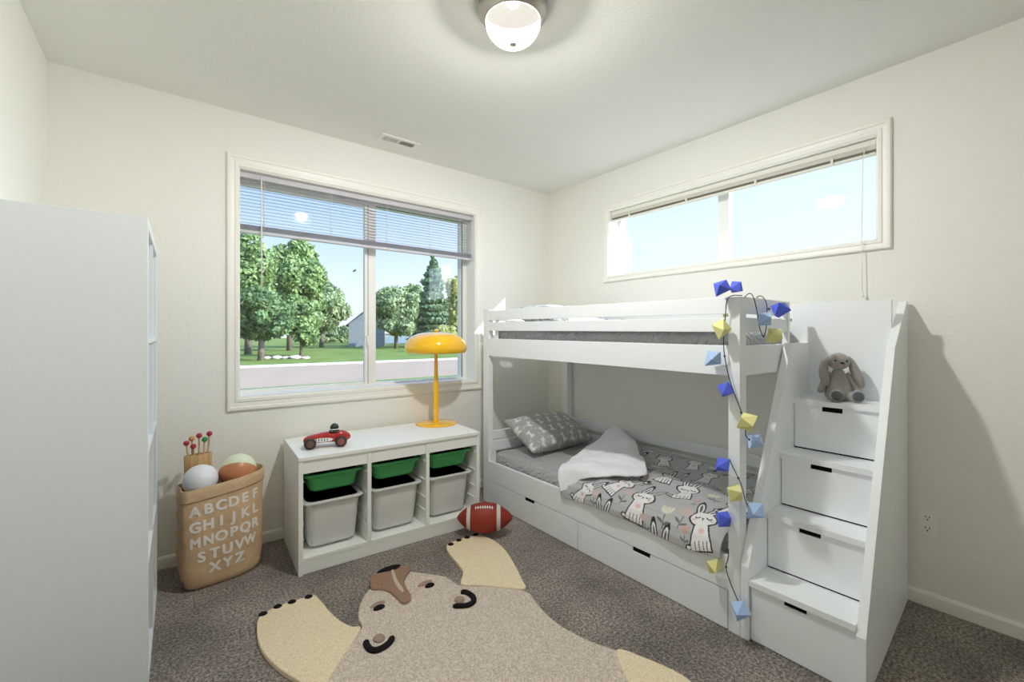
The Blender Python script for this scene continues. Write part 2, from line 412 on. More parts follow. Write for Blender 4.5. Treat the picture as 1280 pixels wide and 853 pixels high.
# blinds
def slat(g, x0, x1, y, z, w=.025, tilt=.17, crown=.0025):
    n = 4; rows = []
    for i in range(n + 1):
        t = i / n - .5
        rows.append((y + t * w * math.cos(tilt), z + t * w * math.sin(tilt) + crown * (1 - 4 * t * t)))
    vs = []; fs = []
    for (yy, zz) in rows: vs += [(x0, yy, zz), (x1, yy, zz)]
    for (yy, zz) in rows: vs += [(x0, yy, zz - .0008), (x1, yy, zz - .0008)]
    for i in range(n):
        a = 2 * i; fs.append((a, a + 2, a + 3, a + 1)); b = 2 * (n + 1) + 2 * i; fs.append((b, b + 1, b + 3, b + 2))
    m = 2 * (n + 1)
    fs += [(0, 1, m + 1, m), (2 * n, 2 * n + m, 2 * n + m + 1, 2 * n + 1)]
    g.add(vs, fs)
b1 = thing('window_blind', (1.08, 2.905, 2.12), label='half lowered white slatted blind over the big window above the toy storage', cat='blind')
g = G().box(AX0 + .008, AX1 - .008, 2.892, 2.925, 2.092, 2.122, bev=.002); build('headrail', g, SLAT, b1)
g = G()
for k in range(13): slat(g, AX0 + .01, AX1 - .01, 2.908, 2.072 - k * .0195)
for k in range(7): slat(g, AX0 + .01, AX1 - .01, 2.908, 1.826 - k * .0042, tilt=.02)
build('slats', g, SLAT, b1)
build('bottom_rail', G().box(AX0 + .01, AX1 - .01, 2.895, 2.921, 1.778, 1.794, bev=.004), SLAT, b1)
for x in (.425, .80, 1.17, 1.50, 1.75):
    g = G()
    for y in (2.894, 2.922): g.tube([(x, y, 2.095), (x, y, 1.785)], .0012, 5)
    build('ladder_cord', g, CORDM, b1)
g = G().tube([(.408, 2.880, 2.10), (.408, 2.879, 1.80), (.409, 2.879, 1.465)], .0035, 6); g.tube([(.408, 2.885, 2.108), (.408, 2.880, 2.098)], .002, 5)
build('tilt_wand', g, CORDM, b1)
b2 = thing('window_blind', (2.67, 1.37, 2.13), label='fully raised cream blind bunched at the top of the wide high window', cat='blind')
build('headrail', G().box(2.652, 2.692, BY0 + .01, BY1 - .01, 2.106, 2.134, bev=.003), SLATB, b2)
g = G()
for k in range(6): g.box(2.655, 2.68, BY0 + .012, BY1 - .012, 2.086 + k * .0034, 2.0882 + k * .0034)
build('slats', g, SLATB, b2)
build('slats', G().box(2.657, 2.678, BY0 + .012, BY1 - .012, 2.073, 2.086), SLATSHADOW, b2, label='lowest slats coloured dark as shade')  # dark colour paints in the shade on the backlit lowest slats
build('bottom_rail', G().box(2.655, 2.682, BY0 + .012, BY1 - .012, 2.060, 2.073, bev=.004), SLATB, b2)
for y in (.75, 1.12, 1.55, 2.0): build('cord_guide', G().box(2.648, 2.656, y, y + .012, 2.062, 2.092, bev=.002), SLATB, b2)
g = G().tube([(2.645, .622, 2.10), (2.610, .620, 2.02), (2.606, .622, 1.80), (2.605, .625, 1.60), (2.606, .621, 1.395)], .0018, 6)
c = build('pull_cord', g, CORDM, b2); build('tassel', G().lathe([(.001, .02), (.004, .016), (.007, 0), (.006, -.004), (.001, -.005)], 10, (2.606, .621, 1.38)), CORDM, c)

# ceiling light
LX, LY = 1.016, 1.300
cl = thing('ceiling_light', (LX, LY, H), label='flush ceiling light with nickel ring and frosted glass bowl', cat='ceiling light')
g = G().lathe([(.02, 0), (.128, 0), (.130, -.012), (.128, -.034), (.122, -.045), (.112, -.052), (.109, -.062), (.103, -.066), (.099, -.060)], 48, (LX, LY, H))
build('ring', g, NICKEL, cl)
R = .104
pr = [(R * math.cos(a) ** .9 if a < PI / 2 - .01 else .001, -.058 - .090 * math.sin(a)) for a in [i / 14 * PI / 2 for i in range(15)]]
build('glass_bowl', G().lathe(pr, 48, (LX, LY, H)), bowl_mat(), cl)
g = G().lathe([(.001, -.143), (.013, -.146), (.014, -.150), (.006, -.154), (.004, -.159), (.0055, -.163), (.003, -.169), (.001, -.171)], 16, (LX, LY, H))
build('finial', g, NICKEL, cl)

# ceiling vent
vt = thing('ceiling_vent', (1.15, 2.665, H), label='small white slotted air vent in the ceiling above the window', cat='vent')
g = G(); x0, x1, y0, y1 = 1.02, 1.28, 2.612, 2.722
for (a, b, c, d) in ((x0, x1, y0, y0 + .026), (x0, x1, y1 - .026, y1), (x0, x0 + .026, y0 + .026, y1 - .026), (x1 - .026, x1, y0 + .026, y1 - .026), (1.144, 1.156, y0 + .026, y1 - .026)): g.box(a, b, c, d, H - .006, H, bev=.002)
build('frame', g, TRIM, vt)
build('duct', G().box(x0 + .02, x1 - .02, y0 + .02, y1 - .02, H - .0012, H), BLACK, vt)
for k in range(9): 
    xx = x0 + .030 + k * .0125
    build('louvre', G().add([(xx, y0 + .024, H - .0014), (xx + .0015, y0 + .024, H - .0014), (xx + .0055, y0 + .024, H - .007), (xx + .004, y0 + .024, H - .007), (xx, y1 - .024, H - .0014), (xx + .0015, y1 - .024, H - .0014), (xx + .0055, y1 - .024, H - .007), (xx + .004, y1 - .024, H - .007)], [(0, 1, 2, 3), (7, 6, 5, 4), (0, 4, 5, 1), (1, 5, 6, 2), (2, 6, 7, 3), (3, 7, 4, 0)]), TRIM, vt)
for k in range(8):
    xx = 1.16 + k * .0125
    build('louvre', G().add([(xx + .009, y0 + .024, H - .0014), (xx + .0105, y0 + .024, H - .0014), (xx + .0015, y0 + .024, H - .007), (xx, y0 + .024, H - .007), (xx + .009, y1 - .024, H - .0014), (xx + .0105, y1 - .024, H - .0014), (xx + .0015, y1 - .024, H - .007), (xx, y1 - .024, H - .007)], [(0, 1, 2, 3), (7, 6, 5, 4), (0, 4, 5, 1), (1, 5, 6, 2), (2, 6, 7, 3), (3, 7, 4, 0)]), TRIM, vt)

# outlet
ol = thing('wall_outlet', (XR, .396, .364), label='white double power outlet plate low on the wall right of the stairs', cat='outlet')
build('plate', G().box(XR - .006, XR, .360, .432, .306, .422, bev=.003), TRIM, ol)
for zc in (.388, .340):
    gg = G(); n = 20
    ring = [(XR - .008, .396 + .0165 * math.cos(2 * PI * k / n), zc + .0175 * math.sin(2 * PI * k / n) * .85) for k in range(n)]
    gg.add(ring + [(XR - .005, p[1], p[2]) for p in ring], [tuple(range(n))] + [(k, (k + 1) % n, n + (k + 1) % n, n + k) for k in range(n)])
    so = build('socket', gg, TRIM, ol)
    gg = G()
    for dy in (-.0065, .0065): gg.box(XR - .0088, XR - .0075, .396 + dy - .0013, .396 + dy + .0013, zc + .001, zc + .009)
    gg.box(XR - .0088, XR - .0075, .3935, .3985, zc - .010, zc - .005)
    build('slot', gg, BLACK, so)

# ------------------------------------------------------------------ bookcase
bc = thing('bookcase', (-.26, 2.255, 0), label='tall white cube bookcase at the left wall, plain side towards the room', cat='bookcase')
bx0, bx1, by0, by1, bz = XL + .016, -.0585, 1.900, 2.602, 1.588
pt = .034
build('side_panel', G().box(bx0, bx1, by0, by0 + pt, 0, bz, bev=.0015), SHELFW, bc)
build('side_panel', G().box(bx0, bx1, by1 - pt, by1, 0, bz, bev=.0015), SHELFW, bc)
build('top_panel', G().box(bx0, bx1, by0 + pt, by1 - pt, bz - pt, bz, bev=.0015), SHELFW, bc)
build('base_panel', G().box(bx0, bx1, by0 + pt, by1 - pt, 0, pt, bev=.0015), SHELFW, bc)
ym = (by0 + by1) / 2
build('divider', G().box(bx0, bx1 - .001, ym - .008, ym + .008, pt, bz - pt), SHELFW, bc)
cell = (bz - 2 * pt) / 4
for k in (1, 2, 3):
    z = pt + cell * k
    build('shelf', G().box(bx0, bx1 - .001, by0 + pt, ym - .008, z - .008, z + .008), SHELFW, bc)
    build('shelf', G().box(bx0, bx1 - .001, ym + .008, by1 - pt, z - .008, z + .008), SHELFW, bc)
def store_box(y0, y1, z0, depth, m, label, h=.30):
    z0 += .0015; t = thing('storage_box', ((bx0 + bx1) / 2, (y0 + y1) / 2, z0), label=label, cat='box')
    g = G(); x0, x1 = bx1 - .02 - depth, bx1 - .02; w = .004
    g.box(x0, x1, y0, y1, z0, z0 + w).box(x0, x0 + w, y0, y1, z0 + w, z0 + h).box(x1 - w, x1, y0, y1, z0 + w, z0 + h).box(x0 + w, x1 - w, y0, y0 + w, z0 + w, z0 + h).box(x0 + w, x1 - w, y1 - w, y1, z0 + w, z0 + h)
    build('body', g, m, t)
    build('grip', G().box(x1 - .001, x1 + .004, (y0 + y1) / 2 - .035, (y0 + y1) / 2 + .035, z0 + h * .72, z0 + h * .80, bev=.002), m, t)
e = .012
store_box(by0 + pt + e, ym - .008 - e, pt + cell + .008, .33, PEACH, 'peach storage box in the near cube of the second bookcase row from the floor')
store_box(by0 + pt + e, ym - .008 - e, pt, .33, SLATE, 'dark slate storage box in the near bottom cube of the bookcase')
store_box(ym + .008 + e, by1 - pt - e, pt + cell + .008, .33, SLATE, 'dark slate storage box in the far cube of the second bookcase row from the floor')
store_box(ym + .008 + e, by1 - pt - e, pt, .33, TAUPE, 'taupe storage box in the far bottom cube of the bookcase')

BR = Matrix.Translation((-.26, 2.255, 0)) @ Matrix.Rotation(-.0125, 4, 'Z') @ Matrix.Translation((.26, -2.255, 0))
for o in [bc] + [q for q in bpy.data.objects if q.parent is None and q.name.startswith('storage_box')]:
    M = BR @ W[o.name]; W[o.name] = M; o.location = M.to_translation(); o.rotation_euler = M.to_euler()

# ------------------------------------------------------------------ toy storage unit with bins
TA = -.048
TM = Matrix.Translation((.492, 2.345, 0)) @ Matrix.Rotation(TA, 4, 'Z')     # local: x along the front 0..TW, y back 0..TD
TW, TD, TH_ = 1.036, .488, .587
ts = thing('toy_storage_unit', None, mtx=TM, label='low white three-bay toy storage unit under the window', cat='storage unit')
p = .021
def TB(name, *a, bev=.0012, m=LAQ2): return build(name, G().box(*a, bev=bev), m, ts, local=True)
TB('side_panel', 0, p, 0, TD, 0, TH_ - .018); TB('side_panel', TW - p, TW, 0, TD, 0, TH_ - .018)
TB('top', 0, TW, -.004, TD, TH_ - .018, TH_)
bay = (TW - 4 * p) / 3
dv = []
for k in (1, 2):
    x = p + bay * k + p * (k - 1); dv.append(x); TB('divider', x, x + p, .003, TD - .02, .082, TH_ - .018)
TB('bottom_shelf', p, TW - p, .006, TD - .01, .064, .082)
TB('plinth', p, TW - p, .008, .026, .002, .064)
TB('back_panel', p, TW - p, TD - .008, TD - .002, .082, TH_ - .018)
bays = [p + k * (bay + p) for k in range(3)]
for k, x in enumerate(bays):
    TB('front_rail', x + .001, x + bay - .001, .005, .020, .503, TH_ - .020)
    for zz in (.462, .352, .25, .175):
        for (a, b) in ((x, x + .007), (x + bay - .007, x + bay)):
            TB('runner', a, b, .02, TD - .03, zz - .006, zz, bev=.001)
def rrect(w, d, r, z, cx, cy, n=6):
    out = []
    for (sx, sy, a0) in ((1, 1, 0), (-1, 1, PI / 2), (-1, -1, PI), (1, -1, 1.5 * PI)):
        for k in range(n + 1):
            a = a0 + PI / 2 * k / n; out.append((cx + sx * (w / 2 - r) + r * math.cos(a), cy + sy * (d / 2 - r) + r * math.sin(a), z))
    return out
def bin_(name, label, cat, group, m, h, wt, wb, dt, db, M):
    t = thing(name, None, mtx=M, label=label, cat=cat, group=group)
    R = lambda w, d, r, z: rrect(w, d, r, z, 0, 0)
    g = G().loft([R(wb - .03, db - .03, .03, .0), R(wb - .008, db - .008, .036, .006), R(wb, db, .04, .02), R(wt, dt, .045, h - .022), R(wt, dt, .045, h - .006),
                  R(wt - .008, dt - .008, .042, h - .006), R(wb - .008, db - .008, .036, .02), R(wb - .02, db - .02, .03, .012)], cap0=True, cap1=True)
    build('body', g, m, t, local=True)
    W_ = bay - .018; D_ = dt + .03
    g = G().loft([R(wt - .002, dt - .002, .045, h - .016), R(W_ - .03, D_ - .006, .04, h - .018), R(W_ - .004, D_, .022, h - .008), R(W_, D_, .022, h - .002), R(W_ - .004, D_ - .004, .022, h), R(wt - .006, dt - .006, .043, h - .0), R(wt - .008, dt - .008, .042, h - .008)])
    build('rim', g, m, t, local=True)
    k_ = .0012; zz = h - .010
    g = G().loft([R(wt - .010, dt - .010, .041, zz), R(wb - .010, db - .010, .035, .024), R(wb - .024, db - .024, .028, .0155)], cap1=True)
    build('shadow_lining', g, BINSHADOW, t, local=True, label='inside of the bin coloured black as shade')  # black surface paints in the shade inside the bin
    return t
gy = .245
def BM(k, z, dy=0): return TM @ Matrix.Translation((bays[k] + bay / 2, gy + dy, z))
where = ('left', 'middle', 'right')
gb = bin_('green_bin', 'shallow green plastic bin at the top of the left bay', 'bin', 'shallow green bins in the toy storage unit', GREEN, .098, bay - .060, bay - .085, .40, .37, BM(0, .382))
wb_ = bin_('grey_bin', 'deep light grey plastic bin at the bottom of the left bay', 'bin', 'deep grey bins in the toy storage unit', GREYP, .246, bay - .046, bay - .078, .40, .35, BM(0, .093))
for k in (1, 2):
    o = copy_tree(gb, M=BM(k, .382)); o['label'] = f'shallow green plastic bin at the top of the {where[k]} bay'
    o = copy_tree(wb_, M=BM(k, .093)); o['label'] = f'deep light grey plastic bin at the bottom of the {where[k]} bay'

# ------------------------------------------------------------------ table lamp
lx, ly, lz = 1.428, 2.684, .587
tl = thing('table_lamp', (lx, ly, lz), label='glossy yellow mushroom table lamp on the storage unit by the window', cat='lamp')
build('base', G().lathe([(.001, 0), (.136, 0), (.139, .003), (.138, .007), (.133, .009), (.02, .0105), (.001, .0105)], 48), YELLOW, tl, local=True)
build('stem', G().lathe([(.016, .009), (.0165, .04), (.0175, .15), (.0165, .26), (.013, .36), (.0115, .45), (.0115, .52)], 24), YELLOW, tl, local=True)
sp = [(.186, .484), (.196, .486), (.2055, .497), (.2105, .517), (.2065, .545), (.190, .575), (.160, .600), (.120, .616), (.07, .6255), (.02, .628), (.001, .628)]
sp2 = smoothpoly([(a, b) for a, b in sp], 4, closed=False)
prof = [(max(q.x, .001), q.y) for q in sp2]; inner = [(max(a - .003, .001), b - .003 if i > 6 else b + .0005) for i, (a, b) in enumerate(prof)][::-1]
sh = build('lamp_shade', G().lathe(prof + inner, 56), YELLOW, tl, local=True)
build('knob', G().lathe([(.006, .626), (.006, .632), (.011, .634), (.0115, .642), (.008, .647), (.001, .648)], 20), YELLOW, tl, local=True)

# ------------------------------------------------------------------ toy racing car
cm = Matrix.Translation((.668, 2.498, .587)) @ Matrix.Rotation(math.radians(-14), 4, 'Z')
tc = thing('toy_racing_car', None, mtx=cm, label='red wooden toy racing car with helmeted driver on the storage unit', cat='toy car')
# local: nose towards -x, near side -y
secs = [(-.118, .046, .008, .010), (-.112, .047, .016, .018), (-.098, .050, .022, .024), (-.07, .054, .025, .027), (-.03, .058, .027, .030), (.0, .060, .029, .032), (.02, .056, .030, .031),
        (.045, .057, .030, .034), (.06, .060, .029, .036), (.08, .060, .026, .033), (.10, .056, .019, .026), (.114, .052, .010, .016), (.119, .050, .003, .005)]
rings = []
for (x, zc, hw, hh) in secs:
    rings.append([(x, hw * (abs(math.cos(a)) ** .8) * math.copysign(1, math.cos(a)), zc - .004 + hh * math.sin(a) * (.8 if math.sin(a) > 0 else 1)) for a in [2 * PI * k / 24 for k in range(24)]])
build('body', G().loft(rings, cap0=True, cap1=True), RED, tc, local=True)
g = G()
for sy in (-1, 1): g.add([(x, sy * .0305, z) for x, z in [(-.062, .034), (-.062, .050), (-.04, .0535), (.0, .0535), (.022, .050), (.03, .043), (.02, .036), (-.02, .033)]] + [(x, sy * .026, z) for x, z in [(-.062, .034), (-.062, .050), (-.04, .0535), (.0, .0535), (.022, .050), (.03, .043), (.02, .036), (-.02, .033)]], [tuple(range(8))] + [(k, (k + 1) % 8, 8 + (k + 1) % 8, 8 + k) for k in range(8)])
sp_ = build('side_grille', g, WHITEP, tc, local=True)
for k in range(5):
    for sy in (-1, 1): build('grille_bar', G().box(-.058 + k * .014, -.054 + k * .014, sy * .0303 - .0006, sy * .0303 + .0006, .037, .051), BLKP, sp_, local=True)
g = G().tube([(-.075, -.030, .027), (.04, -.030, .027)], .0035, 8); build('exhaust_pipe', g, WHITEP, tc, local=True)
g = G().tube([(-.075, .030, .027), (.04, .030, .027)], .0035, 8); build('exhaust_pipe', g, WHITEP, tc, local=True)
for (x, hw) in ((-.085, .034), (.068, .034)): build('axle', G().tube([(x, -hw, .03), (x, hw, .03)], .004, 8), NICKEL, tc, local=True)
def wheel(x, y, hubm):
    g = G(); n = 28; sgn = -1 if y < 0 else 1
    pr = [(.001, -.009), (.024, -.009), (.029, -.006), (.0305, 0), (.029, .006), (.024, .009), (.001, .009)]
    vs = []; fs = []
    for r, h in pr:
        for k in range(n): vs.append((x + r * math.cos(2 * PI * k / n), y + h, .0305 + r * math.sin(2 * PI * k / n)))
    for i in range(len(pr) - 1):
        for k in range(n): fs.append((i * n + k, i * n + (k + 1) % n, (i + 1) * n + (k + 1) % n, (i + 1) * n + k))
    w = build('wheel', g.add(vs, fs, 0, True), TYRE, tc, local=True)
    g = G(); pr = [(.001, .012), (.006, .0115), (.014, .0095), (.018, .0093), (.018, .008)]; vs = []; fs = []
    for r, h in pr:
        for k in range(n): vs.append((x + r * math.cos(2 * PI * k / n), y + sgn * h, .0305 + r * math.sin(2 * PI * k / n)))
    for i in range(len(pr) - 1):
        for k in range(n): fs.append((i * n + k, i * n + (k + 1) % n, (i + 1) * n + (k + 1) % n, (i + 1) * n + k))
    build('hub_cap', g.add(vs, fs, 0, True), hubm, w, local=True)
for x in (-.085, .068):
    for y in (-.041, .041): wheel(x, y, HUB if x < 0 else HUBR)
dr = build('driver_head', G().ell((.036, 0, .098), (.019, .019, .019)), HUB, tc, local=True)
g = G(); pr = [(.0225 * math.sin(a), .101 + .0225 * math.cos(a)) for a in [i / 10 * PI * .58 for i in range(11)]]; pr[0] = (.001, pr[0][1])
build('helmet', g.lathe(pr + [(.021, .093)], 24, (.036, 0, 0)), BLKP, dr, local=True)
g = G().lathe([(.024, .0915), (.0245, .0935), (.0235, .096)], 24, (.036, 0, 0)); build('helmet_rim', g, WHITEP, dr, local=True)
build('cockpit', G().lathe([(.027, .078), (.029, .082), (.0265, .085), (.022, .083)], 24, (.036, 0, 0)), BLKP, tc, local=True)
build('windscreen', G().add([(.006, -.014, .082), (.006, .014, .082), (.012, .012, .100), (.012, -.012, .100), (.008, -.014, .082), (.008, .014, .082), (.014, .012, .100), (.014, -.012, .100)], [(0, 1, 2, 3), (7, 6, 5, 4), (0, 4, 5, 1), (1, 5, 6, 2), (2, 6, 7, 3), (3, 7, 4, 0)]), WHITEP, tc, local=True)

# ------------------------------------------------------------------ football
fm = Matrix.Translation((1.468, 2.150, .109)) @ Matrix.Rotation(-.6611 + .02, 4, 'Z') @ Matrix.Rotation(math.radians(14), 4, 'X')
fb = thing('football', None, mtx=fm, label='dark red american football with two white bands on the rug', cat='ball')
def fr(x): return .0865 * max(0, 1 - (abs(x) / .166) ** 2.15) ** .78
def xl(g, xs, off=0, n=36, a0=0, a1=2 * PI, cl=True):
    rings = []
    for x in xs: rings.append([(x, (fr(x) + off) * math.cos(a0 + (a1 - a0) * k / n), (fr(x) + off) * math.sin(a0 + (a1 - a0) * k / n)) for k in range(n if cl else n + 1)])
    return g.loft(rings, closed=cl)
xs = [-.166 * math.cos(PI * i / 30) for i in range(31)]
build('ball_body', xl(G(), xs), BALLR, fb, local=True)
for c in (-.094, .082): build('white_band', xl(G(), [c - .011, c - .0105, c, c + .0105, c + .011], .0012), BALLW, fb, local=True)
g = G()
la = PI / 2 + .25
for k in range(8):
    x = -.052 + k * .0138; pts = []
    for j in range(6):
        a = la - .13 + .26 * j / 5; r = fr(x) + .0025; pts.append((x, r * math.cos(a), r * math.sin(a)))
    g.tube(pts, .0024, 6)
g.tube([(x, (fr(x) + .002) * math.cos(la), (fr(x) + .002) * math.sin(la)) for x in [-.056 + i * .0108 for i in range(11)]], .0024, 6)
build('laces', g, WHITEP, fb, local=True)

# ------------------------------------------------------------------ rug
BODY_HEAD = [(0.597, 1.755), (0.612, 1.825), (0.628, 1.879), (0.664, 1.944), (0.709, 1.998), (0.78, 2.05), (0.855, 2.06), (0.937, 2.034), (0.986, 1.98), (1.05, 1.897), (1.064, 1.842), (1.076, 1.778)]
BODY_RIGHT = [(1.19, 1.67), (1.287, 1.553), (1.277, 1.476), (1.256, 1.392), (1.248, 1.3), (1.256, 1.226), (1.278, 1.14), (1.315, 1.051)]
LPAW = [(0.598, 1.758), (0.574, 1.79), (0.548, 1.855), (0.531, 1.945), (0.522, 2.034), (0.509, 2.115), (0.465, 2.12), (0.391, 2.124), (0.336, 2.116), (0.287, 2.087), (0.269, 2.018), (0.262, 1.924), (0.269, 1.841), (0.287, 1.762), (0.311, 1.689), (0.336, 1.631), (0.358, 1.567), (0.383, 1.525), (0.485, 1.632)]
RPAW = [(1.219, 2.160), (1.192, 2.115), (1.174, 2.034), (1.161, 1.941), (1.14, 1.861), (1.08, 1.78), (1.142, 1.719), (1.218, 1.639), (1.294, 1.566), (1.332, 1.633), (1.393, 1.775), (1.443, 1.92), (1.456, 2.047), (1.428, 2.149), (1.345, 2.17), (1.27, 2.174)]
CLAWS_L = [(0.303, 2.099), (0.361, 2.117), (0.417, 2.115), (0.484, 2.11)]
CLAWS_R = [(1.236, 2.148), (1.297, 2.163), (1.353, 2.163), (1.412, 2.162)]
SNOUT = [(0.728, 2.008), (0.743, 2.058), (0.769, 2.103), (0.8, 2.108), (0.871, 2.107), (0.92, 2.093), (0.949, 2.062), (0.938, 2.031), (0.903, 1.999), (0.876, 1.962), (0.86, 1.905), (0.853, 1.846), (0.837, 1.808), (0.808, 1.797), (0.794, 1.812), (0.791, 1.869), (0.783, 1.926), (0.761, 1.965), (0.733, 1.987)]
NOSTRIL = [(0.792, 2.1), (0.837, 2.122), (0.89, 2.117), (0.916, 2.096), (0.884, 2.074), (0.833, 2.082)]
STRIPE = [(0.855, 2.073), (0.868, 2.071), (0.847, 1.978), (0.841, 1.913), (0.836, 1.879), (0.822, 1.876), (0.824, 1.947), (0.839, 2.019)]
MX = lambda l: [(1.662 - x, y) for x, y in l]
BODY = BODY_HEAD + BODY_RIGHT + [(1.33, .96), (1.30, .84), (1.20, .74), (1.02, .68), (.83, .66)] + MX([(1.02, .68), (1.20, .74), (1.30, .84), (1.33, .96)]) + MX(BODY_RIGHT[::-1])
FOOT_R = [(1.315, 1.051), (1.361, .964), (1.39, .869), (1.393, .80), (1.36, .70), (1.28, .66), (1.20, .72), (1.17, .82), (1.225, .935)]
def pad(poly, z0, z1, r=.005, n=4, corner=None):
    P = smoothpoly(poly, n); N = len(P)
    area = sum(P[i].x * P[(i + 1) % N].y - P[(i + 1) % N].x * P[i].y for i in range(N))
    if area < 0: P = P[::-1]
    def inset(d):
        out = []
        for i in range(N):
            t = (P[(i + 1) % N] - P[i - 1]); t.normalize(); out.append(Vector((P[i].x - t.y * d, P[i].y + t.x * d, 0)))
        return out
    bm = bmesh.new(); rings = []
    for d, z in ((0, z0), (0, z1 - r), (r * .3, z1 - r * .35), (r, z1)):
        rings.append([bm.verts.new((q.x, q.y, z)) for q in inset(d)])
    for a, b in zip(rings, rings[1:]):
        for i in range(N): bm.faces.new((a[i], a[(i + 1) % N], b[(i + 1) % N], b[i]))
    f = bm.faces.new(rings[-1]); bmesh.ops.triangulate(bm, faces=[f])
    f2 = bm.faces.new(list(reversed(rings[0]))); bmesh.ops.triangulate(bm, faces=[f2])
    return G().bm(bm)
rg = thing('animal_rug', (.83, 1.4, 0), label='beige animal-shaped rug with sleepy face and cream paws on the carpet', cat='rug')
build('rug_body', pad(BODY, .0005, .014), RUGB, rg)
for nm, P in (('paw', LPAW), ('paw', RPAW), ('foot', FOOT_R), ('foot', MX(FOOT_R))):
    o = build(nm, pad(P, .001, .0185, .004), RUGY, rg)
for P, q in ((CLAWS_L, -1), (CLAWS_R, 1)):
    for (x, y) in P: build('claw', G().ell((x, y, .0185), (.017, .016, .006), M=Matrix.Rotation(.5 * q, 3, 'Z')), RUGBK, rg)
sn = build('snout', pad(SNOUT, .003, .027, .008), RUGBR, rg)
build('nostril', pad(NOSTRIL, .020, .0305, .004), RUGBK, sn); build('snout_stripe', pad(STRIPE, .020, .0300, .003), RUGW, sn)
def cap(a, b, r, z=.016): return [(a[0], a[1], z), ((a[0] + b[0]) / 2, (a[1] + b[1]) / 2, z + .001), (b[0], b[1], z)], [r * .75, r, r * .75]
def blob(a, b, rr, z=.014):
    c = Vector(((a[0] + b[0]) / 2, (a[1] + b[1]) / 2, z)); d = Vector((b[0] - a[0], b[1] - a[1], 0)); L = d.length / 2 + rr * .6
    return G().ell(c, (L, rr, .011), M=Matrix.Rotation(math.atan2(d.y, d.x), 3, 'Z'))
build('brow', blob((0.917, 1.889), (0.979, 1.893), .013), RUGPK, rg); build('brow', blob((0.683, 1.868), (0.736, 1.872), .013), RUGPK, rg)
build('eye', blob((0.942, 1.860), (0.972, 1.862), .016), RUGBK, rg); build('eye', blob((0.690, 1.843), (0.723, 1.845), .016), RUGBK, rg)
build('cheek', G().ell((1.009, 1.678, .015), (.023, .024, .013)), RUGPK, rg); build('cheek', G().ell((.634, 1.656, .015), (.023, .024, .013)), RUGPK, rg)
ARC_R = [(1.042, 1.721), (1.059, 1.707), (1.067, 1.681), (1.065, 1.65), (1.048, 1.626), (1.02, 1.618), (0.992, 1.630), (0.962, 1.654)]
ARC_L = [(0.589, 1.671), (0.583, 1.646), (0.586, 1.616), (0.599, 1.598), (0.623, 1.595), (0.653, 1.605), (0.68, 1.63)]
for A_ in (ARC_R, ARC_L):
    P = smoothpoly([(x, y, .017) for x, y in A_], 5, closed=False); rr = [.0125 * min(1, .55 + min(i, len(P) - 1 - i) * .22) for i in range(len(P))]
    build('ear', G().tube([tuple(q) for q in P], rr, 12), RUGBK, rg)

# ------------------------------------------------------------------ bunk bed
FX, BXX = 1.775, 2.622          # front face plane, back face plane
YN, YF = .812, 2.620           # near / far end
KS = .018 / 1.70
def lift(g, f0=1.0):
    """the upper bunk sits a touch higher at its far end, as the photo shows"""
    g.v = [(x, y, z + KS * max(0, (y - .86)) * (1 if z > .9 else 0)) for x, y, z in g.v]; return g
bed = thing('bunk_bed', (2.2, 1.7, 0), label='white wooden bunk bed along the right wall', cat='bunk bed')
for (x0, x1, y0, y1, zt) in ((FX, 1.830, YN, .858, 1.347), (FX, 1.815, 2.555, YF, 1.36), (2.58, BXX, .852, .912, 1.355), (2.565, BXX, 2.56, YF, 1.355)):
    build('post', lift(G().box(x0, x1, y0, y1, 0, zt, bev=.002)), LAQ, bed)
def rail(name, z0, z1, x0=FX + .001, x1=FX + .021, y0=.858, y1=2.555, m=LAQ): return build(name, lift(G().box(x0, x1, y0, y1, z0, z1, bev=.0018)), m, bed)
rail('side_board', 1.030, 1.152)
rail('guard_rail', 1.207, 1.266); rail('guard_rail', 1.281, 1.349)
rail('guard_rail', 1.207, 1.266, BXX - .03, BXX - .01, .912, 2.56); rail('guard_rail', 1.281, 1.349, BXX - .03, BXX - .01, .912, 2.56)
rail('side_board', 1.030, 1.152, BXX - .03, BXX - .01, .912, 2.56)
# upper far end and near end
for (z0, z1) in ((1.030, 1.152), (1.207, 1.266), (1.281, 1.349)):
    build('end_board', lift(G().box(1.815, 2.565, 2.585, 2.603, z0, z1, bev=.0018)), LAQ, bed)
    build('end_board', lift(G().box(1.830, 2.250, .816, .834, z0, z1, bev=.0018)), LAQ, bed)
build('end_board', lift(G().box(2.272, 2.58, .856, .874, 1.030, 1.152, bev=.0018)), LAQ, bed)
build('guard_post', lift(G().box(2.250, 2.272, .812, .838, 1.030, 1.349, bev=.0018)), LAQ, bed)
build('slat_base', G().box(FX + .021, BXX - .03, .875, 2.565, 1.038, 1.052), LAQ, bed)
build('corner_batten', lift(G().box(1.797, 1.806, 2.470, 2.505, 1.06, 1.335, bev=.002)), LAQ, bed)
build('corner_batten', G().box(1.797, 1.806, 2.505, 2.545, .300, .375, bev=.002), LAQ, bed)
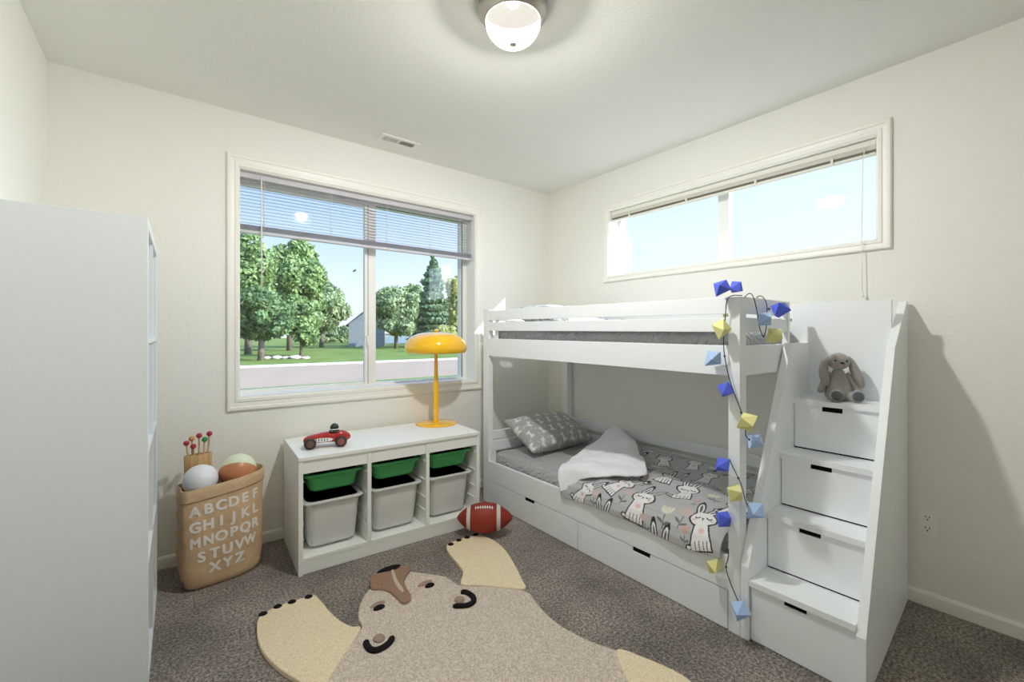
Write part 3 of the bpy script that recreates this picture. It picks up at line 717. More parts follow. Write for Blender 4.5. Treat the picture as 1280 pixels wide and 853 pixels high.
# lower bunk
build('side_board', G().box(FX + .001, FX + .021, .858, 2.555, .163, .300, bev=.0018), LAQ, bed)
build('end_board', G().box(1.815, 2.565, 2.585, 2.603, .160, .425, bev=.0018), LAQ, bed)
build('end_board', G().box(1.815, 2.565, 2.570, 2.592, .445, .502, bev=.0018), LAQ, bed)
build('end_board', G().box(1.815, 2.565, 2.560, 2.592, .360, .430, bev=.0018), LAQ, bed)
build('end_board', G().box(1.830, 2.58, .822, .840, .163, .300, bev=.0018), LAQ, bed)
build('back_board', G().box(2.585, 2.605, .912, 2.56, .450, .517, bev=.0018), LAQ, bed)
build('back_board', G().box(2.585, 2.605, .912, 2.56, .160, .420, bev=.0018), LAQ, bed)
build('slat_base', G().box(FX + .021, BXX - .03, .875, 2.565, .200, .214), LAQ, bed)
for (y0, y1, h0, h1) in ((.862, 1.686, 1.224, 1.324), (1.691, 2.551, 2.058, 2.152)):
    g = G(); zt = .158; nd = .018
    g.box(FX, FX + .018, y0, y1, .004, zt - nd).box(FX, FX + .018, y0, h0, zt - nd, zt).box(FX, FX + .018, h1, y1, zt - nd, zt)
    d = build('drawer', g, LAQ, bed)
    build('finger_pull_shadow', G().box(FX + .0075, FX + .017, h0 - .002, h1 + .002, zt - nd - .001, zt), BLACK, d, label='finger pull slot with its shade coloured black')  # black backing paints the shade inside the notch
    build('drawer_box', G().box(FX + .018, 2.45, y0 + .02, y1 - .02, .012, .14), LAQ, d)

# ------------------------------------------------------------------ stairs with drawers
st = thing('stair_chest', (2.2, .61, 0), label='white stair chest with four drawer steps at the end of the bunk bed', cat='stairs')
YL0, YL1 = .779, .8105          # left side panel
yr = lambda x: .413 + .047 * (x - FX) / .85      # outer face of the right panel
lp = [(FX, 0), (FX, .285), (2.200, 1.158), (2.432, 1.158), (2.432, 0)]
build('side_panel', G().prism(lp, YL0, YL1, axis='y', bev=.0015), LAQ, st)
rp = [(FX, 0), (FX, .205), (2.300, 1.145), (2.595, 1.346), (2.615, 1.346), (2.615, 0)]
g = G().prism(rp, 0, .028, axis='y', bev=.0015); g.v = [(x, y + yr(x), z) for x, y, z in g.v]; build('side_panel', g, LAQ, st)
yri = lambda x: yr(x) + .028
def quadbox(g, x0, x1, z0, z1, yl=YL0, pad_=0.0):
    a0, a1 = yri(x0) + pad_, yri(x1) + pad_; b = yl - pad_
    return g.add([(x0, a0, z0), (x1, a1, z0), (x1, b, z0), (x0, b, z0), (x0, a0, z1), (x1, a1, z1), (x1, b, z1), (x0, b, z1)],
                 [(0, 3, 2, 1), (4, 5, 6, 7), (0, 1, 5, 4), (1, 2, 6, 5), (2, 3, 7, 6), (3, 0, 4, 7)])
tx = [FX + .002, 1.932, 2.068, 2.214]; tz = [.237, .463, .687, .907]; XBK = 2.412
for i in range(4):
    xb = (tx[i + 1] + .045) if i < 3 else XBK
    g = quadbox(G(), tx[i], xb, tz[i] - .022, tz[i]); build('tread', g, LAQ, st)
    zlo = .004 if i == 0 else tz[i - 1] + .006; zhi = tz[i] - .024; xf = tx[i] + .012
    b0 = yri(xf) + .003; b1_ = YL0 - .003; yc = (b0 + b1_) / 2 + .012; hw = .037; nd = .020
    g = G(); g.box(xf, xf + .016, b0, b1_, zlo, zhi - nd).box(xf, xf + .016, b0, yc - hw, zhi - nd, zhi).box(xf, xf + .016, yc + hw, b1_, zhi - nd, zhi)
    d = build('drawer', g, LAQ, st)
    build('finger_pull_shadow', G().box(xf + .006, xf + .015, yc - hw - .002, yc + hw + .002, zhi - nd - .001, zhi), BLACK, d, label='finger pull slot with its shade coloured black')  # shade in the drawer notch painted by a black backing
    build('drawer_box', G().box(xf + .016, XBK - .02, b0 + .03, b1_ - .02, zlo + .012, zhi - .03), LAQ, d)
    if i: build('shadow_gap', G().box(xf + .002, xf + .02, b0, b1_, tz[i - 1] - .001, tz[i - 1] + .006), BLACK, st)
g = G().add([(XBK, yri(XBK), .0), (XBK, .8105, .0), (XBK, .8105, 1.353), (XBK, yri(XBK), 1.345), (XBK + .018, yri(XBK), .0), (XBK + .018, .8105, .0), (XBK + .018, .8105, 1.353), (XBK + .018, yri(XBK), 1.345)],
            [(0, 1, 2, 3), (7, 6, 5, 4), (0, 4, 5, 1), (1, 5, 6, 2), (2, 6, 7, 3), (3, 7, 4, 0)])
build('back_panel', g, LAQ, st)

# ------------------------------------------------------------------ mattresses, bedding
def fbm(x, y, z=0, s=1, o=3):
    v = 0; a = 1; t = 0
    for _ in range(o): v += a * noise.noise(Vector((x * s, y * s, z * s))); t += a; a *= .5; s *= 2.1
    return v / t
def mattress(name, x0, x1, y0, y1, z0, z1, label, lifted=False, n=(26, 46)):
    g = G(); r = .03; nx, ny = 30, 64; vs = []; fs = []
    rings = []
    prof = [(.0, z0), (.0, z0 + .03), (-.004, (z0 + z1) / 2), (0, z1 - r), (r * .3, z1 - r * .3), (r, z1 - .003), (r * 1.8, z1)]
    # perimeter
    per = []
    def side(a, b, n):
        return [(a[0] + (b[0] - a[0]) * i / n, a[1] + (b[1] - a[1]) * i / n) for i in range(n)]
    per = side((x0, y0), (x1, y0), 30) + side((x1, y0), (x1, y1), 90) + side((x1, y1), (x0, y1), 30) + side((x0, y1), (x0, y0), 90)
    cx, cy = (x0 + x1) / 2, (y0 + y1) / 2; hx, hy = (x1 - x0) / 2, (y1 - y0) / 2
    def shrink(d, rc=.04):
        out = []
        for (px, py) in per:
            ax, ay = (px - cx) / hx, (py - cy) / hy
            qx, qy = cx + ax * (hx - d), cy + ay * (hy - d)
            # rounded corners
            kx, ky = abs(qx - cx) - (hx - d - rc), abs(qy - cy) - (hy - d - rc)
            if kx > 0 and ky > 0:
                L = math.hypot(kx, ky); m_ = max(kx, ky); qx = cx + math.copysign(hx - d - rc + kx / L * m_, qx - cx); qy = cy + math.copysign(hy - d - rc + ky / L * m_, qy - cy)
            out.append((qx, qy))
        return out
    for d, z in prof + [(.09, z1 + .003), (.2, z1 + .006)]:
        ring = []
        for (px, py) in shrink(d if d < hx * .8 else hx * .8):
            wz = .0065 * math.sin((py * 1.0 + px * .6 + z * .9) * 120 + 5 * fbm(px, py, z, 4)) * (1 if z1 - .08 < z < z1 - .001 else .15)
            nrm = (-1 if px < cx else 1)
            ring.append((px + wz * nrm * .6, py, z + wz * .5 + .003 * fbm(px, py, z, 7)))
        rings.append(ring)
    g.loft(rings, cap0=True, cap1=True)
    if lifted: lift(g)
    o = build(name, g, SHEET, loc=(cx, cy, z0)); props(o, label, 'mattress'); return o
mattress('mattress', FX + .036, 2.572, .882, 2.550, .219, .362, 'grey sheeted mattress on the lower bunk')
mattress('mattress', FX + .042, 2.570, .886, 2.550, 1.058, 1.216, 'grey sheeted mattress on the upper bunk behind the guard rails', lifted=True)

def sd_ell(p, q, cx, cy, rx, ry, rot=0):
    c, s = math.cos(rot), math.sin(rot); dx, dy = p - cx, q - cy
    a = (dx * c + dy * s) / rx; b = (-dx * s + dy * c) / ry
    return (np.sqrt(a * a + b * b) - 1) * min(rx, ry)
def smin(a, b): return np.minimum(a, b)
def stamp_rabbit(C, P, Q, c0, c1, h, rot, tri=False):
    """C colours (N,3), P across, Q up in metres"""
    ca, sa = math.cos(rot), math.sin(rot); dx, dy = (P - c0) / h, (Q - c1) / h
    m = (np.abs(dx) < .8) & (np.abs(dy) < 1.1)
    p = (dx * ca + dy * sa)[m]; q = (-dx * sa + dy * ca)[m] + .5
    hw = np.interp(q, [0, .12, .42, .5], [.175, .165, .095, .07])
    body = np.maximum(np.abs(p) - hw, np.maximum(-q, q - .5)) * .9
    head = sd_ell(p, q, 0, .52, .205, .145)
    e1 = sd_ell(p, q, -.10, .78, .052, .20, .10); e2 = sd_ell(p, q, .12, .77, .052, .20, -.28)
    tail = sd_ell(p, q, -.21, .05, .04, .035)
    f = np.minimum.reduce([body, head, e1, e2, tail])
    col = C[m]
    o = .019
    col[f < o] = (.022, .022, .026); col[f < -.004] = (.80, .80, .80)
    i1 = sd_ell(p, q, -.10, .78, .020, .13, .10); i2 = sd_ell(p, q, .12, .77, .020, .13, -.28)
    col[np.minimum(i1, i2) < 0] = (.12, .11, .12)
    for sx in (-1, 1):
        ar = np.abs(np.hypot(p - sx * .09, (q - .56)) - .042); col[(ar < .011) & (q < .55)] = (.03, .03, .035)
        ck = sd_ell(p, q, sx * .14, .49, .035, .022); col[ck < 0] = (.72, .50, .47)
    col[(np.abs(p) < .018) & (np.abs(q - .515) < .012)] = (.03, .03, .03); col[(np.abs(p) < .007) & (q > .465) & (q < .51)] = (.03, .03, .03)
    ht = sd_ell(p, q, 0.01, .30, .05, .045); col[ht < 0] = (.78, .52, .50)
    for k in (-.09, -.02, .05, .11): col[(np.abs(p - k) < .007) & (q > 0.0) & (q < .15)] = (.05, .05, .05)
    C[m] = col
def stamp_flower(C, P, Q, c0, c1, h, rot, pet):
    ca, sa = math.cos(rot), math.sin(rot); dx, dy = (P - c0) / h, (Q - c1) / h
    m = (np.abs(dx) < .8) & (np.abs(dy) < .8)
    p = (dx * ca + dy * sa)[m]; q = (-dx * sa + dy * ca)[m]; col = C[m]
    st_ = (np.abs(p) < .02) & (q < .1) & (q > -.5); lf = np.minimum(sd_ell(p, q, -.14, -.22, .14, .05, -.5), sd_ell(p, q, .14, -.28, .14, .05, .5))
    col[st_ | (lf < 0)] = (.16, .165, .16)
    pt_ = np.minimum.reduce([sd_ell(p, q, 0, .22, .11, .2), sd_ell(p, q, -.13, .24, .09, .19, .35), sd_ell(p, q, .13, .24, .09, .19, -.35)])
    col[pt_ < 0] = pet
    C[m] = col

# duvet surface: a = distance across from the front hem, y along the bed
DP = [(1.754, .283), (1.754, .312), (1.767, .350), (1.800, .385), (1.86, .405), (2.0, .415), (2.2, .42), (2.4, .43), (2.570, .415)]
DL = [0]
for i in range(1, len(DP)): DL.append(DL[-1] + math.hypot(DP[i][0] - DP[i - 1][0], DP[i][1] - DP[i - 1][1]))
def duvet_pt(a, y):
    x = float(np.interp(a, DL, [q[0] for q in DP])); z = float(np.interp(a, DL, [q[1] for q in DP]))
    k = min(1, max(0, (a - .03) / .12))
    w = .034 * fbm(x, y, 0, 4.2, 4)
    w += .020 * math.exp(-((x - 2.02 - .45 * (1.42 - y)) / .05) ** 2) * math.exp(-((y - 1.30) / .22) ** 2)
    w += .020 * math.exp(-((x - 2.25 + .5 * (1.6 - y)) / .05) ** 2) * math.exp(-((y - 1.55) / .2) ** 2)
    w += .050 * math.exp(-((x - 2.42) / .10) ** 2 - ((y - 1.88) / .12) ** 2)
    w += .028 * math.exp(-((x - 2.36 - .3 * (y - 1.6)) / .05) ** 2 - ((y - 1.66) / .10) ** 2)
    w += .018 * math.exp(-((x - 2.45) / .06) ** 2 - ((y - 1.35) / .18) ** 2)
    w -= .012 * math.exp(-((x - 2.2) / .08) ** 2 - ((y - 1.25) / .12) ** 2)
    z += w * (.35 + .65 * k)
    x -= .35 * w * (1 - k)
    if k < .6: x -= .006 * math.sin(y * 14) * (1 - k)
    if a < .08: z += .010 * math.sin(y * 9 + 1) * (1 - a / .08)
    if y < .93: t = (.93 - y) / .055; z -= .03 * t * t * (k if a > .05 else .2)
    return x, y, z
def yhead(a): return float(np.interp(a, [0, .06, .2, .5, .89], [1.80, 1.815, 1.87, 1.95, 2.02]))
NA, NY = 330, 430
va = []; ga = []; gy_ = []
for j in range(NY + 1):
    t = j / NY
    for i in range(NA + 1):
        a = DL[-1] * i / NA; y = .882 + t * (yhead(a) - .882)
        va.append(duvet_pt(a, y)); ga.append(a); gy_.append(y)
faces = [(j * (NA + 1) + i, j * (NA + 1) + i + 1, (j + 1) * (NA + 1) + i + 1, (j + 1) * (NA + 1) + i) for j in range(NY) for i in range(NA)]
ga = np.array(ga); gy_ = np.array(gy_)
C = np.tile(np.array((.46, .465, .47)), (len(va), 1))
P_, Q_ = -gy_, ga
RAB = [(.135, .987, .262, .22), (.145, 1.300, .272, -.03), (.088, 1.625, .225, -.55), (.215, 1.455, .235, -.35), (.365, 1.190, .250, .25), (.470, 1.345, .240, .12), (.610, 1.205, .205, .0),
       (.745, 1.365, .200, .30), (.700, 1.540, .215, .55), (.600, 1.715, .205, -.35), (.790, 1.130, .200, .1), (.740, 1.860, .200, -.2), (.560, 1.010, .215, .15), (.340, .935, .22, .0), (.40, 1.62, .22, -.3), (.35, 1.80, .22, .2), (.800, 1.700, .18, .4),
       (-.050, 1.487, .250, .05), (-.068, 1.160, .262, .08)]
PK = (.58, .45, .43); YL = (.70, .66, .54); OR_ = (.55, .36, .32)
FLO = [(.100, 1.155, .130, .05, YL), (.125, 1.072, .125, -.1, PK), (.052, 1.040, .085, .1, OR_), (.125, 1.392, .115, -.1, PK), (.055, 1.560, .110, .1, PK), (.345, 1.045, .120, .5, YL), (.262, 1.225, .085, 0, PK),
       (.330, 1.400, .150, .2, PK), (.50, 1.105, .090, .3, PK), (.500, 1.480, .12, .2, YL), (.62, 1.430, .10, 0, PK), (.720, 1.250, .10, .2, YL), (.820, 1.480, .09, 0, PK), (.55, 1.60, .10, .2, PK), (.240, 1.080, .07, .2, OR_), (.030, 1.245, .09, .3, PK)]
for (a, y, h, rot) in RAB: stamp_rabbit(C, P_, Q_, -y, a, h, rot)
for (a, y, h, rot, pet) in FLO: stamp_flower(C, P_, Q_, -y, a, h, rot, pet)
def cloth_obj(name, va, faces, C, m, loc, parent=None, thick=.006):
    me = bpy.data.meshes.new(name); v = np.array(va) - np.array(loc); me.from_pydata(v.tolist(), [], faces)
    at = me.color_attributes.new('print', 'FLOAT_COLOR', 'POINT'); at.data.foreach_set('color', np.concatenate([C, np.ones((len(C), 1))], 1).astype(np.float32).ravel())
    me.materials.append(m); me.polygons.foreach_set('use_smooth', [True] * len(faces)); me.update()
    o = bpy.data.objects.new(name, me); link(o)
    if parent is None: o.location = loc; W[o.name] = Matrix.Translation(loc)
    else: o.parent = parent; W[o.name] = W[parent.name].copy()
    s = o.modifiers.new('thickness', 'SOLIDIFY'); s.thickness = thick; s.offset = -1
    return o
dl = (2.15, 1.4, .36)
dv_ = thing('duvet', dl, label='grey duvet printed with white rabbits and flowers, corner folded back, on the lower bunk', cat='duvet')
cloth_obj('duvet_cover', va, faces, C, DUVET, dl, dv_, .012)
# folded-back corner: white lining side up
LE = [(1.751, 1.800, .300), (1.766, 1.835, .375), (1.800, 1.855, .428), (1.90, 1.885, .437), (2.02, 1.925, .445), (2.137, 1.985, .452), (2.27, 1.995, .475), (2.38, 2.04, .490), (2.50, 2.075, .500), (2.56, 2.06, .485)]
RE = [(1.775, 1.735, .325), (1.80, 1.70, .385), (1.83, 1.60, .422), (1.87, 1.52, .443), (1.93, 1.44, .455), (1.985, 1.392, .462), (2.10, 1.48, .478), (2.24, 1.62, .485), (2.40, 1.78, .505), (2.50, 1.93, .512)]
L_ = smoothpoly(LE, 8, closed=False); R_ = smoothpoly(RE, 8, closed=False); vf = []; nf = 40
for i, (l, r) in enumerate(zip(L_, R_)):
    for k in range(nf + 1):
        t = k / nf; q = l.lerp(r, t); s = i / (len(L_) - 1)
        up = .020 * math.sin(PI * min(1, t * 1.25)) ** .5 * (.4 + .6 * min(1, i / 20)) if t < .8 else .020 * math.sin(PI * .999 * (1 if t * 1.25 >= 1 else t)) * 0 + .0
        q = q.copy(); bulge = .022 * math.sin(PI * t) + .042 * fbm(q.x * 1.3 + q.y, q.y - q.x * .5, 3, 5) + .014 * math.exp(-((q.x - 2.05 - .8 * (q.y - 1.9)) / .035) ** 2) * math.exp(-((q.y - 1.88) / .10) ** 2) * (1 if t > .02 else 0)
        bulge += .016 * math.exp(-((q.y - 1.80 + .8 * (q.x - 2.3)) / .04) ** 2) * math.exp(-((q.x - 2.32) / .12) ** 2)
        q.z += bulge * min(1, i / 12 + .15); vf.append(tuple(q))
ff = [(i * (nf + 1) + k, i * (nf + 1) + k + 1, (i + 1) * (nf + 1) + k + 1, (i + 1) * (nf + 1) + k) for i in range(len(L_) - 1) for k in range(nf)]
cloth_obj('folded_corner', vf, ff, np.tile(np.array((.7, .7, .7)), (len(vf), 1)), LINING, dl, dv_, .010)['label'] = 'white lining side of the folded corner'

def pillow(name, label, M, w, h, th, paint, m=DUVET, ear=.02):
    NX, NZ = 90, 64; vs = []; fs = []; cc = []
    for side in (1, -1):
        b = len(vs)
        for j in range(NZ + 1):
            for i in range(NX + 1):
                u, v = 2 * i / NX - 1, 2 * j / NZ - 1
                e_ = (1 - abs(u) ** 2.4) * (1 - abs(v) ** 2.4); t = th / 2 * max(0, e_) ** .42
                pin = 1 - .07 * (1 - abs(u) ** 2) * abs(v) ** 3; pinx = 1 - .05 * (1 - abs(v) ** 2) * abs(u) ** 3
                x, y = u * w / 2 * pinx, v * h / 2 * pin
                z = side * (t + (.006 * fbm(x * 3, y * 3, side * 2, 4) if t > .004 else 0) + .005 * math.sin(20 * (x + y) + 9 * fbm(x, y, 0, 5)) * (1 - e_) * min(1, t * 40))
                vs.append((x, y, z)); cc.append((x, y, side))
        for j in range(NZ):
            for i in range(NX):
                q = (b + j * (NX + 1) + i, b + j * (NX + 1) + i + 1, b + (j + 1) * (NX + 1) + i + 1, b + (j + 1) * (NX + 1) + i); fs.append(q if side == 1 else q[::-1])
    me = bpy.data.meshes.new(name); me.from_pydata(vs, [], fs)
    cc = np.array(cc); C = paint(cc[:, 0], cc[:, 1])
    at = me.color_attributes.new('print', 'FLOAT_COLOR', 'POINT'); at.data.foreach_set('color', np.concatenate([C, np.ones((len(C), 1))], 1).astype(np.float32).ravel())
    bm = bmesh.new(); bm.from_mesh(me); bmesh.ops.remove_doubles(bm, verts=bm.verts[:], dist=1e-5); bm.to_mesh(me); bm.free()
    me.materials.append(m); me.polygons.foreach_set('use_smooth', [True] * len(me.polygons)); me.update()
    o = bpy.data.objects.new(name, me); link(o); o.matrix_world = M; o.location = M.to_translation(); o.rotation_euler = M.to_euler(); W[o.name] = M
    return props(o, label, 'pillow')
def paint_bows(x, y):
    C = np.tile(np.array((.38, .375, .37)), (len(x), 1)); rnd = random.Random(4)
    for j in range(4):
        for i in range(7):
            cx, cy = -.285 + i * .092 + (j % 2) * .046 + rnd.uniform(-.006, .006), -.135 + j * .088
            dx, dy = x - cx, y - cy; a = rnd.uniform(-.35, .35); p = dx * math.cos(a) + dy * math.sin(a); q = -dx * math.sin(a) + dy * math.cos(a)
            m = (np.abs(q) < .027) & (np.abs(p) < .0045 + .013 * np.abs(q) / .027 + .005 * (q < -.012)); C[m] = (.74, .74, .73)
    for _ in range(260):
        cx, cy, r = rnd.uniform(-.32, .32), rnd.uniform(-.2, .2), rnd.choice((.0022, .003, .007))
        C[np.hypot(x - cx, y - cy) < r] = (.56, .56, .55)
    return C
# lower pillow leaning on the head end: x axis along the room's x, y axis rising towards the wall
tilt = math.atan2(.150, .285)
PM = Matrix.Translation((2.190, 2.365, .492)) @ Matrix.Rotation(math.radians(1), 4, 'Z') @ Matrix.Rotation(tilt, 4, 'X')
pillow('pillow', 'grey pillow with small white bow print on the lower bunk', PM, .60, .36, .15, paint_bows)
def paint_light(x, y):
    n = np.array([noise.noise(Vector((a * 30, b * 30, 0))) for a, b in zip(x, y)])
    C = np.tile(np.array((.66, .68, .71)), (len(x), 1)); C[n > .18] = (.30, .31, .34); return C
pillow('pillow', 'pale patterned pillow showing above the upper guard rail', Matrix.Translation((2.17, 2.28, 1.335)) @ Matrix.Rotation(.1, 4, 'X'), .56, .40, .15, paint_light)
# upper blanket
va2 = []; n1, n2 = 70, 110
for j in range(n2 + 1):
    for i in range(n1 + 1):
        x = 1.81 + .75 * i / n1; y = .93 + (2.04 - .93) * j / n2
        e_ = min(1, i / 5, (n1 - i) / 5, j / 5, (n2 - j) / 5); z = 1.235 + .018 * e_ + KS * (y - .86) + .022 * max(0, fbm(x, y, 7, 4)) * e_ + .045 * math.exp(-((y - 1.97) / .07) ** 2) * e_
        va2.append((x, y, z))
C2 = paint_light(np.array([q[0] for q in va2]), np.array([q[1] for q in va2]))
o = cloth_obj('blanket', va2, [(j * (n1 + 1) + i, j * (n1 + 1) + i + 1, (j + 1) * (n1 + 1) + i + 1, (j + 1) * (n1 + 1) + i) for j in range(n2) for i in range(n1)], C2, DUVET, (2.18, 1.5, 1.22), None, .008)
props(o, 'pale patterned blanket lying on the upper bunk mattress', 'blanket')

# ------------------------------------------------------------------ plush rabbit
bm_ = Matrix.Translation((2.325, .640, .9085)) @ Matrix.Rotation(math.atan2(-.640 + .0, -2.325) + PI / 2 + math.radians(13), 4, 'Z')
# local: faces -y, x to its left side as seen from the front = right
pb = thing('plush_rabbit', None, mtx=bm_, label='grey plush rabbit with long drooping ears sitting on the top stair', cat='soft toy')
RX = lambda a: Matrix.Rotation(a, 3, 'X'); RY = lambda a: Matrix.Rotation(a, 3, 'Y'); RZ = lambda a: Matrix.Rotation(a, 3, 'Z')
build('torso', G().lathe([(.001, 0), (.038, .002), (.050, .016), (.052, .035), (.047, .060), (.037, .088), (.027, .112), (.020, .130), (.001, .142)], 28), PLUSH, pb, local=True)
hd = build('head', G().ell((0, -.006, .170), (.042, .038, .037)).ell((0.002, -.030, .158), (.021, .018, .016)), PLUSH, pb, local=True)
build('nose', G().ell((.004, -.0475, .164), (.0085, .004, .0045)), BLKP, hd, local=True)
for sx in (-1, 1): build('eye', G().ell((sx * .0205 + .002, -.0385, .174), (.0042, .003, .0042)), BLKP, hd, local=True)
def limb(name, pts, rr, m, par, flat=1.0, n=14): return build(name, G().tube([tuple(q) for q in smoothpoly(pts, 5, closed=False)], rr_interp(rr, (len(pts) - 1) * 5 + 1), n, flat=flat), m, par, local=True)
def rr_interp(rr, n): return [float(np.interp(i / (n - 1), np.linspace(0, 1, len(rr)), rr)) for i in range(n)]
limb('ear', [(-.034, -.004, .190), (-.048, -.006, .170), (-.056, -.010, .130), (-.052, -.014, .095), (-.047, -.018, .068), (-.045, -.020, .060)], [.006, .014, .018, .019, .013, .003], PLUSH, pb)
limb('ear', [(.034, -.004, .190), (.044, -.006, .170), (.058, -.008, .130), (.070, -.010, .095), (.078, -.012, .065), (.079, -.012, .055)], [.006, .013, .018, .021, .015, .003], PLUSH, pb)
limb('arm', [(-.028, .0, .118), (-.046, -.006, .090), (-.060, -.012, .062), (-.068, -.018, .040), (-.070, -.020, .030)], [.010, .012, .013, .015, .006], PLUSH, pb)
limb('arm', [(.028, .0, .118), (.044, -.006, .090), (.056, -.012, .062), (.062, -.018, .042), (.064, -.020, .034)], [.010, .012, .013, .015, .006], PLUSH, pb)
for (a, b) in ((-.026, -.010), (.048, .012)):
    lg = limb('leg', [(a * .6, -.01, .026), (a * .85, -.045, .022), (a, -.072, .022)], [.020, .019, .018], PLUSH, pb)
    g = G().ell((a, -.082, .0265), (.0255, .016, .0265)); ft = build('foot', g, PLUSH, lg, local=True)
    build('foot_pad', G().ell((a, -.0925, .0270), (.0205, .0075, .0215)), PLUSHD, ft, local=True)

# ------------------------------------------------------------------ string of paper lanterns
sl = thing('string_lights', (1.76, .83, .15), label='string of blue and yellow faceted paper lanterns draped down the bunk bed post', cat='string lights')
def lantern(c, r, m, rot, kind=0):
    bm = bmesh.new(); 
    M = Matrix.Rotation(rot[0], 3, 'X') @ Matrix.Rotation(rot[1], 3, 'Y') @ Matrix.Rotation(rot[2], 3, 'Z')
    n = 5 if kind else 4
    pts = [Vector((0, 0, 1.05))] + [Vector((math.cos(2 * PI * k / n) * .92, math.sin(2 * PI * k / n) * .92, .22 if k % 2 else -.16)) for k in range(n)] + [Vector((0, 0, -1.05))]
    vs = [bm.verts.new(Vector(c) + M @ (p * r)) for p in pts]
    for k in range(n): bm.faces.new((vs[0], vs[1 + k], vs[1 + (k + 1) % n])); bm.faces.new((vs[-1], vs[1 + (k + 1) % n], vs[1 + k]))
    return build('lantern', G().bm(bm), m, sl)
LAN = [((1.733, .866, 1.382), .040, BLUE, (.3, .5, .2), 0), ((1.768, .822, 1.384), .032, BLUE, (.9, -.4, .5), 1), ((1.731, .865, 1.218), .042, YELP, (.1, .2, .7), 0),
       ((1.731, .900, 1.098), .040, LBLUE, (.7, .4, .3), 0), ((1.735, .849, .978), .038, BLUE, (.5, -.3, .9), 1), ((1.736, .768, .862), .042, YELP, (.9, .4, .1), 1), ((1.800, .768, .778), .038, LBLUE, (.3, .8, .4), 0),
       ((1.732, .861, .675), .037, BLUE, (.8, .2, .6), 1), ((1.732, .812, .578), .039, YELP, (.2, .7, .3), 1), ((1.790, .762, .510), .042, LBLUE, (.6, .3, .9), 1), ((1.732, .857, .462), .038, BLUE, (.1, .9, .5), 1),
       ((1.732, .897, .258), .037, YELP, (.4, .1, .8), 0), ((1.731, .790, .130), .042, LBLUE, (.2, .2, .1), 0),
       ((1.900, .772, 1.262), .038, LBLUE, (.5, .6, .2), 1), ((2.035, .766, 1.304), .045, BLUE, (.2, .9, .1), 0), ((1.985, .770, 1.192), .040, YELP, (.7, .6, .6), 1), ((1.835, .890, 1.295), .030, YELP, (.5, .3, .4), 1)]
for a in LAN: lantern(*a)
wp = [[(1.790, .810, 1.352), (1.765, .838, 1.352), (1.757, .855, 1.33), (1.757, .862, 1.25), (1.757, .868, 1.18), (1.757, .864, 1.11), (1.757, .845, 1.02), (1.757, .820, .95), (1.760, .798, .89), (1.768, .788, .84), (1.775, .790, .80), (1.785, .780, .785)],
      [(1.757, .840, .690), (1.757, .845, .70), (1.757, .828, .665), (1.757, .808, .630), (1.757, .795, .60), (1.762, .788, .56), (1.775, .782, .525), (1.785, .775, .515)],
      [(1.757, .848, .34), (1.757, .850, .30), (1.757, .858, .262), (1.757, .845, .215), (1.757, .822, .17), (1.757, .808, .145)],
      [(1.80, .806, 1.345), (1.83, .800, 1.362), (1.86, .798, 1.350), (1.885, .796, 1.30), (1.90, .796, 1.255), (1.925, .798, 1.215), (1.955, .798, 1.190), (1.972, .796, 1.215), (1.983, .796, 1.27), (1.985, .798, 1.325), (1.975, .806, 1.352), (1.955, .812, 1.36), (1.94, .82, 1.352)],
      [(1.985, .796, 1.305), (2.0, .790, 1.305)]]
for w_ in wp: build('cable', G().tube([tuple(q) for q in smoothpoly(w_, 5, closed=False)], .0018, 6), WIRE, sl)
for c in ((1.757, .864, 1.11), (1.760, .800, .89), (1.785, .780, .785), (1.757, .810, .632), (1.785, .775, .515), (1.757, .858, .262), (1.955, .798, 1.190), (1.992, .792, 1.305), (1.757, .808, .145)):
    build('lamp_holder', G().ell(c, (.0045, .0045, .0045), n=8, m=6), WIRE, sl)

# ------------------------------------------------------------------ paper bag with balls
BGM = Matrix.Translation((.200, 2.600, 0)) @ Matrix.Rotation(math.radians(7), 4, 'Z')
bag = thing('paper_bag', None, mtx=BGM, label='brown kraft paper bag printed with the alphabet, standing by the bookcase', cat='bag')
NB = 96
def sq(t, e=5.0):
    c, s = math.cos(t), math.sin(t); k = (abs(c) ** e + abs(s) ** e) ** (-1 / e); return c * k, s * k
def bag_ring(z, off=0.0, hw=None):
    out = []
    for k in range(NB):
        t = 2 * PI * k / NB; cx, cy = sq(t)
        w = np.interp(z, [0, .02, .10, .25, .42, .55], [.146, .166, .176, .178, .179, .180]) + off
        d = np.interp(z, [0, .02, .10, .25, .42, .55], [.070, .084, .092, .094, .092, .090]) + off
        x, y = cx * w, cy * d
        # right front bends back
        if x > .04: y += (x - .04) ** 1.4 * .75 * (1 if y < 0 else .3)
        wr = .0042 * fbm(x, y, z, 9, 4) * (1.5 if abs(cx) > .93 else .7)
        if cx < -.9: x += .004 * math.sin(z * 22 + 1) * math.sin(z * 50) - .002 + .010 * math.exp(-((cy) / .35) ** 2)
        n = Vector((cx, cy, 0)).normalized(); out.append((x + n.x * wr, y + n.y * wr, z))
    return out
def rimz(x): return .492 + .045 * (x / .15)
zs = [.0, .004, .02] + [.04 + .02 * i for i in range(20)]
rings = [[(p_[0] * .93, p_[1] * .93, .0006) for p_ in bag_ring(0)]] + [bag_ring(z) for z in zs[1:]]
top = bag_ring(.44); 
def warp(ring, zt, off=0): return [(x, y, zt + .014 * (x / .15) ) for x, y, z in ring]
rings = [r if r[0][2] < .36 else [(x, y, z + .014 * (x / .15) * (z - .36) / .10) for x, y, z in r] for r in rings]
rings += [warp(bag_ring(.46), .470), warp(bag_ring(.47, -.001), .488)]
inn = [warp(bag_ring(.46, -.003), .486), warp(bag_ring(.40, -.004), .40), bag_ring(.2, -.004), bag_ring(.02, -.006)]
